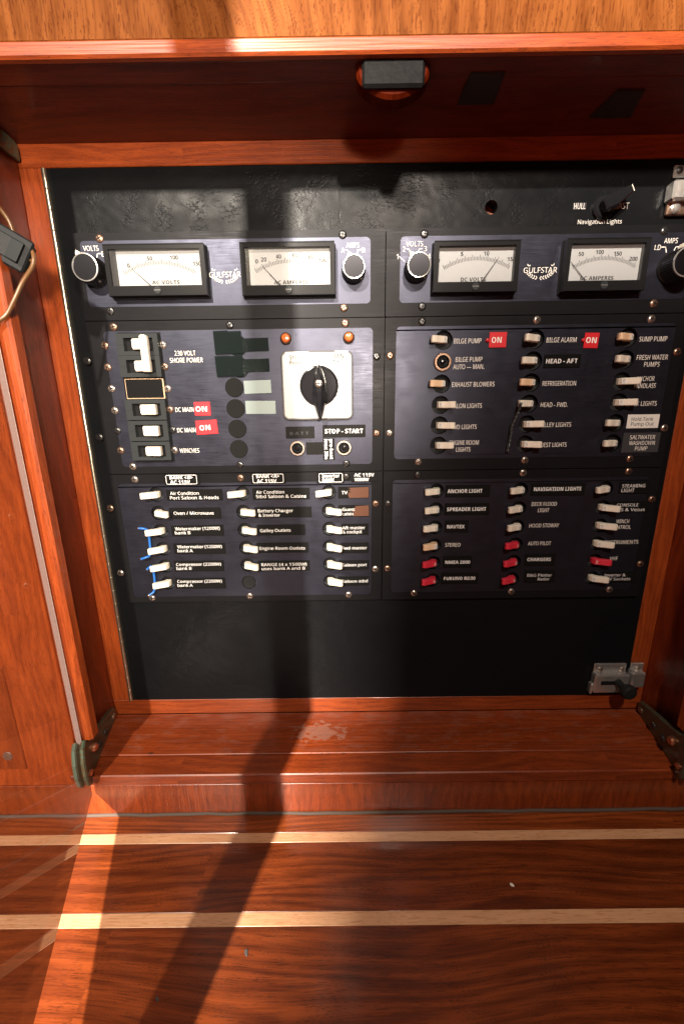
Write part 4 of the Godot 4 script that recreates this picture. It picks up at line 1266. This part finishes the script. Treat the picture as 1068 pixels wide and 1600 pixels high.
# ---------------------------------------------------------------- fittings
func build_door() -> void:
	# bronze acrylic door, hinged at the left of the opening and swung open towards the camera
	var hinge := Vector3(-0.2665, 0, 0.0895)
	var dir := Vector3(0.347, 0, 0.938)
	var d := thing("acrylic_door", "smoked clear acrylic door standing open at the left of the recess", "door", hinge)
	var nrm := Vector3(0.938, 0, -0.347)
	var b := Build.new()
	var w := 0.312
	var y0 := -0.383
	var y1 := 0.50
	b.quad(Vector3(0, y0, 0) + nrm * 0.002, dir * w + Vector3(0, y0, 0) + nrm * 0.002, dir * w + Vector3(0, y1, 0) + nrm * 0.002, Vector3(0, y1, 0) + nrm * 0.002, nrm)
	obj("pane", b, M.acrylic, d)
	for e in [[Vector3(0, LEDGE + 0.034, 0), Vector3(0, y1, 0), "hinge_edge"], [dir * w + Vector3(0, y0, 0), dir * w + Vector3(0, y1, 0), "free_edge"]]:
		var q := Build.new()
		var p: Vector3 = e[0]
		var o := p - nrm * 0.0022
		var t := 0.0010 if e[2] == "hinge_edge" else 0.055
		q.slab([Vector2(-0.0022, 0), Vector2(0.0022, 0), Vector2(0.0022, t), Vector2(-0.0022, t)], p - dir * t * (0.5 if e[2] == "hinge_edge" else 0.8), nrm, dir, e[0].y - e[1].y, 0.0003)
		if e[2] == "hinge_edge": obj(e[2], q, M.acrylic_edge, d)
		else: obj(e[2], q, M.bronze, d)

func bracket(called_label: String, flip: float, mid_x: float) -> void:
	# a bronze bar standing on the ledge along the foot of the jamb; at the front a pair of rounded lugs grips the door
	var base := Vector3(mid_x - flip * 0.3210, LEDGE, 0.004)
	var o := thing("pivot_bracket", called_label, "bracket", base, "bronze pivot brackets at the foot of the recess")
	var b := Build.new()
	var dir := Vector3(flip * 0.0212, 0, 0.086).normalized()
	var up := Vector3(0, 1, 0)
	b.slab([Vector2(-0.002, 0.0004), Vector2(0.0815, 0.0004), Vector2(0.0870, 0.012), Vector2(0.0880, 0.0385), Vector2(0.082, 0.0395), Vector2(0.0, 0.0148), Vector2(-0.002, 0.012)], Vector3.ZERO, dir, up, flip * 0.0058, 0.0007, true)
	obj("bar", b, M.bronze, o)
	var hinge := Vector3(mid_x - flip * 0.3043, LEDGE, 0.0895) - base
	var dd := Vector3(flip * 0.347, 0, 0.938)
	var nrm := Vector3(flip * 0.938, 0, -0.347)
	var lug := []
	for p in [[-0.006, 0.039], [0.001, 0.0465], [0.0085, 0.043], [0.0135, 0.030], [0.0145, 0.016], [0.0115, 0.003], [0.006, -0.004], [0.001, -0.002], [-0.0005, 0.010], [-0.006, 0.018]]:
		lug.append(Vector2(p[0], p[1]))
	for k in 2:
		var l := Build.new()
		l.slab(lug, hinge + nrm * (0.0058 if k == 0 else -0.0012), dd, up, flip * 0.0046, 0.0013, true)
		obj("lug", l, M.bronze if k == 0 else M.verdigris, o)
	var pin := Build.new()
	pin.lathe(dir * 0.074 + Vector3(0, 0.026, 0), [[0.0046, -0.001], [0.0046, 0.0035], [0.0034, 0.0052], [0.0, 0.0056]], 6, Vector3(flip, 0, 0))
	obj("nut", pin, M.copper, o)
	pin = Build.new()
	pin.lathe(hinge + nrm * 0.0056 + dd * 0.006 + Vector3(0, 0.012, 0), [[0.0030, -0.001], [0.0030, 0.0022], [0.0, 0.0034]], 12, Vector3(flip, 0, 0))
	obj("pivot_pin", pin, M.copper, o)
	for q in [[0.007, 0.0075], [0.036, 0.011], [0.055, 0.012]]:
		var s := obj("screw", screw_mesh, M.bronze_screw if q[0] < 0.01 else M.dark_screw, o)
		s.position = dir * q[0] + Vector3(0, q[1], 0) + Vector3(flip * 0.0003, 0, 0)
		s.basis = Basis(Vector3(0, 1, 0), flip * PI / 2)

func build_fittings() -> void:
	bracket("greenish bronze bracket with rounded lugs at the lower left corner of the recess", 1.0, 0.0378)
	bracket("dark bronze bracket at the lower right corner beside the bolt latch", -1.0, 0.0378)
	# upper left bracket on the jamb
	var tl := thing("jamb_bracket", "small dark metal bracket with one bolt, high on the left jamb", "bracket", Vector3(-0.2866, 0.2262, 0.0235))
	var tb := Build.new()
	tb.slab([Vector2(-0.022, -0.0065), Vector2(0.026, -0.0065), Vector2(0.026, 0.0078), Vector2(-0.018, 0.0078), Vector2(-0.022, 0.004)], Vector3(0.0004, 0, 0), Vector3(0, 0, 1), Vector3(0, 1, 0), -0.005, 0.001, true)
	obj("plate", tb, M.bronze, tl)
	var bt := Build.new()
	bt.lathe(Vector3(0.0002, 0.0005, -0.0095), [[0.0046, 0.0], [0.0046, 0.0012], [0.0036, 0.0024], [0.0, 0.0044]], 18, Vector3(1, 0, 0))
	obj("bolt", bt, M.chrome, tl)
	# barrel bolt, lower right
	var z := 0.006
	var o := at(956, 1062, z)
	var bolt := thing("barrel_bolt", "worn chrome barrel bolt with a black knob at the panel's lower right corner", "bolt latch", Vector3(o.x, o.y, 0.0))
	var r := func(x0, y0, x1, y1, za, zb, bev, called, mat):
		var q := Build.new()
		var p0 := at(x0, y1, zb)
		var p1 := at(x1, y0, zb)
		q.box(Vector3(p0.x - o.x, p0.y - o.y, za), Vector3(p1.x - o.x, p1.y - o.y, zb), bev)
		return obj(called, q, mat, bolt)
	r.call(926, 1037, 979, 1055, 0.0004, 0.0030, 0.0008, "flange", M.chrome)
	r.call(926, 1055, 985, 1084, 0.0004, 0.0100, 0.0016, "housing", M.chrome)
	r.call(920.5, 1069, 927, 1085, 0.0004, 0.0070, 0.001, "housing_foot", M.chrome)
	r.call(938, 1064.5, 961, 1070.5, 0.0098, 0.0103, 0.0, "slot", M.well)
	r.call(983, 1036.5, 1006, 1052, 0.0002, 0.0030, 0.0008, "keeper_flange", M.chrome)
	r.call(984.5, 1052, 1010, 1075.5, 0.0002, 0.0115, 0.0016, "keeper", M.chrome)
	for p in [[936.5, 1046], [971, 1046], [995, 1045]]:
		var s := obj("screw", screw_mesh, M.zinc, bolt)
		s.position = at(p[0], p[1], 0.003) - Vector3(o.x, o.y, 0)
		s.scale = Vector3.ONE * 0.9
	var kn := Build.new()
	var kp := at(964, 1066, 0.0100) - Vector3(o.x, o.y, 0)
	kn.lathe(kp, [[0.0046, 0.0], [0.0040, 0.006], [0.0048, 0.0095], [0.0080, 0.0120], [0.0090, 0.0150], [0.0088, 0.0180], [0.0074, 0.0200], [0.0, 0.0208]], 26, Vector3(0.12, -0.06, 1).normalized())
	obj("knob", kn, M.black_matt, bolt)
	# upper right latch, cut by the frame of the photograph
	var u0 := at(1066, 296, 0.004)
	var lat := thing("corner_latch", "chrome latch with a domed screw at the panel's upper right edge", "latch", Vector3(u0.x, u0.y, 0))
	var r2 := func(x0, y0, x1, y1, za, zb, bev, called, mat):
		var q := Build.new()
		var p0 := at(x0, y1, zb)
		var p1 := at(x1, y0, zb)
		q.box(Vector3(p0.x - u0.x, p0.y - u0.y, za), Vector3(p1.x - u0.x, p1.y - u0.y, zb), bev)
		obj(called, q, mat, lat)
	r2.call(1051, 256, 1100, 277, 0.0004, 0.0030, 0.0008, "flange", M.chrome)
	r2.call(1050, 278, 1100, 311, 0.0004, 0.0120, 0.0016, "housing", M.chrome)
	r2.call(1040.5, 312, 1100, 336, 0.0004, 0.0046, 0.0010, "foot", M.bronze_screw)
	var s2 := obj("domed_screw", screw_mesh, M.chrome, lat)
	s2.position = at(1053, 325, 0.0046) - Vector3(u0.x, u0.y, 0)
	s2.scale = Vector3.ONE * 1.3
	var s3 := obj("screw", screw_mesh, M.dark_screw, lat)
	s3.position = at(1061, 266, 0.003) - Vector3(u0.x, u0.y, 0)
	s3.scale = Vector3.ONE * 0.8
	# wooden stop under the soffit, its front padded in black leather
	var k0 := on_y(612, 150, SOFFIT)
	var st := thing("padded_stop", "rounded wooden block with a black leather pad, hanging from the soffit", "block", Vector3(0.0385, SOFFIT, 0.0650))
	var blk := Build.new()
	var pts := []
	for q in 21:
		var an := lerpf(PI, TAU, q / 20.0)
		pts.append(Vector2(cos(an) * 0.0255, -0.006 + sin(an) * 0.0135 * (1.0 - 0.1 * cos(2 * an))))
	pts.append(Vector2(0.0255, -0.0002)); pts.append(Vector2(-0.0255, -0.0002))
	blk.rotu = true
	blk.slab(pts, Vector3(0, 0, 0.000), Vector3(1, 0, 0), Vector3(0, 1, 0), 0.0135, 0.002, true)
	obj("wood_block", blk, M.dark_wood, st)
	var pd := Build.new()
	pd.box(Vector3(-0.0215, -0.0165, 0.0130), Vector3(0.0215, -0.0006, 0.0172), 0.0016)
	obj("leather_pad", pd, M.leather, st)
	var hh := Build.new()
	hh.lathe(Vector3(-0.002, -0.0192, 0.0065), [[0.0036, 0.0], [0.0030, 0.0007], [0.0, 0.0003]], 14, Vector3(0, -1, 0))
	obj("screw_head", hh, M.dark_screw, st)
	# two black pads stuck to the soffit
	var n := 0
	for p in [[[735, 111], [789, 110], [771, 159], [714, 160]], [[965, 138], [1007, 138], [984, 181], [920, 181]]]:
		var c0 := Vector3.ZERO
		var cs := []
		for v in p:
			var w := on_y(v[0], v[1], SOFFIT)
			cs.append(w); c0 += w / 4.0
		var pl := []
		for w in cs: pl.append(Vector2(w.x - c0.x, w.z - c0.z))
		var bb := Build.new()
		bb.slab(pl, Vector3.ZERO, Vector3(1, 0, 0), Vector3(0, 0, 1), 0.0018, 0.0004)
		var po := obj("soffit_pad", bb, M.pad)
		po.position = c0 - Vector3(0, 0.0002, 0)
		tag(po, ["flat black pad on the soffit, just right of the padded wooden block", "flat black pad on the soffit, near the right edge of the photo"][n], "pad", "black pads on the soffit")
		n += 1
	build_switch_and_wires()

func smooth(pts: Array, n := 6) -> Array:
	var c := Curve3D.new()
	for i in pts.size():
		var a: Vector3 = pts[max(i - 1, 0)]
		var b: Vector3 = pts[min(i + 1, pts.size() - 1)]
		c.add_point(pts[i], -(b - a) / 6.0, (b - a) / 6.0)
	var out := []
	for i in pts.size() - 1:
		for k in n: out.append(c.sample(i, float(k) / n))
	out.append(pts[-1])
	return out

func build_switch_and_wires() -> void:
	var zc := 0.075
	var c := at(16, 388, zc)
	var sw := thing("rocker_switch", "black rocker switch hanging on an amber cord at the left edge of the recess", "switch", c)
	var turn := Basis(Vector3(0, 0, 1), -0.55) * Basis(Vector3(0, 1, 0), 0.35) * Basis(Vector3(1, 0, 0), -0.15)
	var b := Build.new()
	b.box(Vector3(-0.013, -0.0125, 0), Vector3(0.013, 0.0125, 0.0035), 0.0012)
	b.box(Vector3(-0.0110, -0.0105, -0.012), Vector3(0.0110, 0.0105, 0.0002), 0.0008)
	var h := obj("housing", b, M.switch_body, sw)
	h.basis = turn
	var r := Build.new()
	r.slab([Vector2(-0.0085, 0.003), Vector2(0.0085, 0.003), Vector2(0.0085, 0.0072), Vector2(0.0, 0.0048), Vector2(-0.0085, 0.0052)], Vector3(0, 0.0078, 0), Vector3(1, 0, 0), Vector3(0, 0, 1), 0.0156, 0.0006, true)
	var ro := obj("rocker", r, M.switch_body, sw)
	ro.basis = turn
	var up := []
	for p in [[-22, 300, 0.07], [0, 326, 0.068], [14, 345, 0.066], [22, 365, 0.064]]: up.append(at(p[0], p[1], p[2]) - c)
	var t := Build.new()
	t.tube(smooth(up), 0.0017, 10)
	obj("cord", t, M.cord, sw)
	var dn := []
	for p in [[36, 383, 0.068], [48, 388, 0.070], [53, 402, 0.072], [50, 418, 0.074], [36, 440, 0.080], [22, 470, 0.084], [8, 494, 0.088], [-20, 512, 0.092]]: dn.append(at(p[0], p[1], p[2]) - c)
	t = Build.new()
	t.tube(smooth(dn), 0.0015, 10)
	obj("cord", t, M.cord, sw)
	var lp := []
	for p in [[33, 390, 0.066], [40, 400, 0.068], [50, 408, 0.071], [54, 408, 0.072]]: lp.append(at(p[0], p[1], p[2]) - c)
	t = Build.new()
	t.tube(smooth(lp), 0.0010, 8)
	obj("cord", t, M.cord, sw)
	# blue wires tying pairs of toggles
	var zb := 0.0105
	var n := 0
	for w in [[[217.4, 825.5, zb], [224, 826, zb], [230, 828, 0.0082], [232.5, 834, 0.0070], [234, 847, 0.0066], [235, 860, 0.0066], [234, 868, 0.0076], [228, 871, zb], [221, 873.5, zb]], [[230, 889.5, zb], [236, 885, zb], [239, 886.5, 0.0084], [240.5, 895, 0.0070], [241.6, 906, 0.0066], [242.2, 917, 0.0066], [240, 925, 0.0078], [233, 930, zb]]]:
		var pts := []
		for p in w: pts.append(at(p[0], p[1], p[2]))
		var o: Vector3 = pts[4]
		for i in pts.size(): pts[i] -= o
		var wire := thing("blue_wire", ["blue insulated wire tying the two watermaker toggles together", "blue insulated wire tying the two compressor toggles together"][n], "wire", o, "blue wires looped through toggles")
		var tb := Build.new()
		tb.tube(smooth(pts), 0.0013, 9)
		obj("insulation", tb, M.blue, wire)
		for e in [[0, 1], [pts.size() - 1, pts.size() - 2]]:
			var d: Vector3 = (pts[e[0]] - pts[e[1]]).normalized()
			var cu := Build.new()
			cu.tube([pts[e[0]] - d * 0.0005, pts[e[0]] + d * 0.0009], 0.0009, 8)
			obj("copper_end", cu, M.copper, wire)
		n += 1
	# litter on the floor
	for q in [[799, 1383, 0.0028, "pale paint chip lying on the floor, right of centre", M.ivory], [385, 1489, 0.0030, "grey scrap of lint on the floor, left of centre", M.lint], [246, 1561, 0.0026, "brown scrap of lint on the floor near the bottom left", M.lint]]:
		var fp := on_y(q[0], q[1], FLOOR)
		var pts := []
		for k in 9:
			var an := TAU * k / 9.0
			pts.append(Vector2(cos(an) * q[2] * rng.randf_range(0.5, 1.0), sin(an) * q[2] * rng.randf_range(0.25, 0.6)))
		var ch := Build.new()
		ch.slab(pts, Vector3.ZERO, Vector3(1, 0, 0), Vector3(0, 0, -1), 0.0006, 0.0002)
		var co := obj("floor_scrap", ch, q[4])
		co.position = fp + Vector3(0, 0.0003, 0)
		co.rotation.y = rng.randf() * TAU
		tag(co, q[3], "scrap")
	# dark twisted strand hanging from the head forward toggle
	var st := []
	for p in [[813, 630, 0.0146], [812.5, 633, 0.0150], [809, 643, 0.0120], [803.5, 655, 0.0100], [798.5, 667, 0.0085], [797.5, 678, 0.0080], [795, 690, 0.0075], [791.5, 706, 0.0070]]: st.append(at(p[0], p[1], p[2]))
	var so: Vector3 = st[3]
	for i in st.size(): st[i] -= so
	var axis := smooth(st, 8)
	var hang := thing("twisted_tie", "dark twisted strand hanging from the head forward toggle", "wire", so)
	for k in 2:
		var pts := []
		for i in axis.size():
			var a := i * 0.75 + PI * k
			pts.append(axis[i] + Vector3(cos(a), 0.2 * sin(a), sin(a)) * 0.0008)
		var tb := Build.new()
		tb.tube(pts, 0.00085, 7)
		obj("strand", tb, M.dark_wire, hang)

# behind the camera: the companionway's drop board, whose top and left edges shade the right of the recess
func build_cabin() -> void:
	var o := board("drop_board", Vector3(-0.452, -0.2, 1.49), Vector3(0.9, 0.862, 1.515), M.mahogany, self, false, 0.004)
	tag(o, "varnished companionway drop board standing behind the photographer", "board")

# ---------------------------------------------------------------- the scene
func _ready() -> void:
	rng.seed = 7
	var cam := Camera3D.new()
	cam.name = "camera"
	cam.fov = rad_to_deg(2.0 * atan(800.0 / FOCAL))
	cam.near = 0.01
	cam.far = 20.0
	cam.position = EYE
	cam.basis = basis_cam
	add_child(cam)
	cam.current = true
	var env := Environment.new()
	env.background_mode = Environment.BG_COLOR
	env.background_color = Color(0.34, 0.30, 0.28)
	env.background_energy_multiplier = 0.05
	env.tonemap_mode = Environment.TONE_MAPPER_LINEAR
	env.tonemap_exposure = 1.0
	env.sdfgi_enabled = true
	env.ssao_enabled = true
	env.ssil_enabled = true
	var we := WorldEnvironment.new()
	we.name = "world"
	we.environment = env
	add_child(we)
	# hard daylight from a small hatch, behind, above and to the left of the camera
	var win := AreaLight3D.new()
	win.name = "hatch_daylight"
	win.area_size = Vector2(0.06, 0.10)
	win.light_energy = 38.0
	win.light_color = Color(1.0, 0.95, 0.88)
	win.shadow_enabled = true
	add_child(win)
	win.look_at_from_position(Vector3(-0.581, 1.05, 1.95), Vector3(0, -0.2, 0.0))
	# a cabin spot lamp behind the camera, turned towards the left of the recess
	var side := SpotLight3D.new()
	side.name = "cabin_spot_lamp"
	side.light_energy = 2.0
	side.light_color = Color(1.0, 0.93, 0.84)
	side.light_size = 0.06
	side.spot_angle = 24.0
	side.spot_angle_attenuation = 1.0
	side.shadow_enabled = true
	add_child(side)
	side.look_at_from_position(Vector3(0.10, 0.14, 0.95), Vector3(-0.27, 0.0, 0.0))
	# the photographer's small lamp just above the lens
	var lamp := SpotLight3D.new()
	lamp.name = "camera_lamp"
	lamp.light_energy = 0.42
	lamp.light_color = Color(1.0, 0.93, 0.86)
	lamp.light_size = 0.02
	lamp.spot_angle = 75.0
	lamp.shadow_enabled = true
	add_child(lamp)
	lamp.look_at_from_position(Vector3(0.12, 0.40, 0.60), Vector3(0.10, -0.08, 0.0))

	make_materials()
	make_screw_meshes()
	make_breaker_meshes()
	build_floor()
	build_cabinet()
	build_panel()
	build_door()
	build_fittings()
	build_cabin()
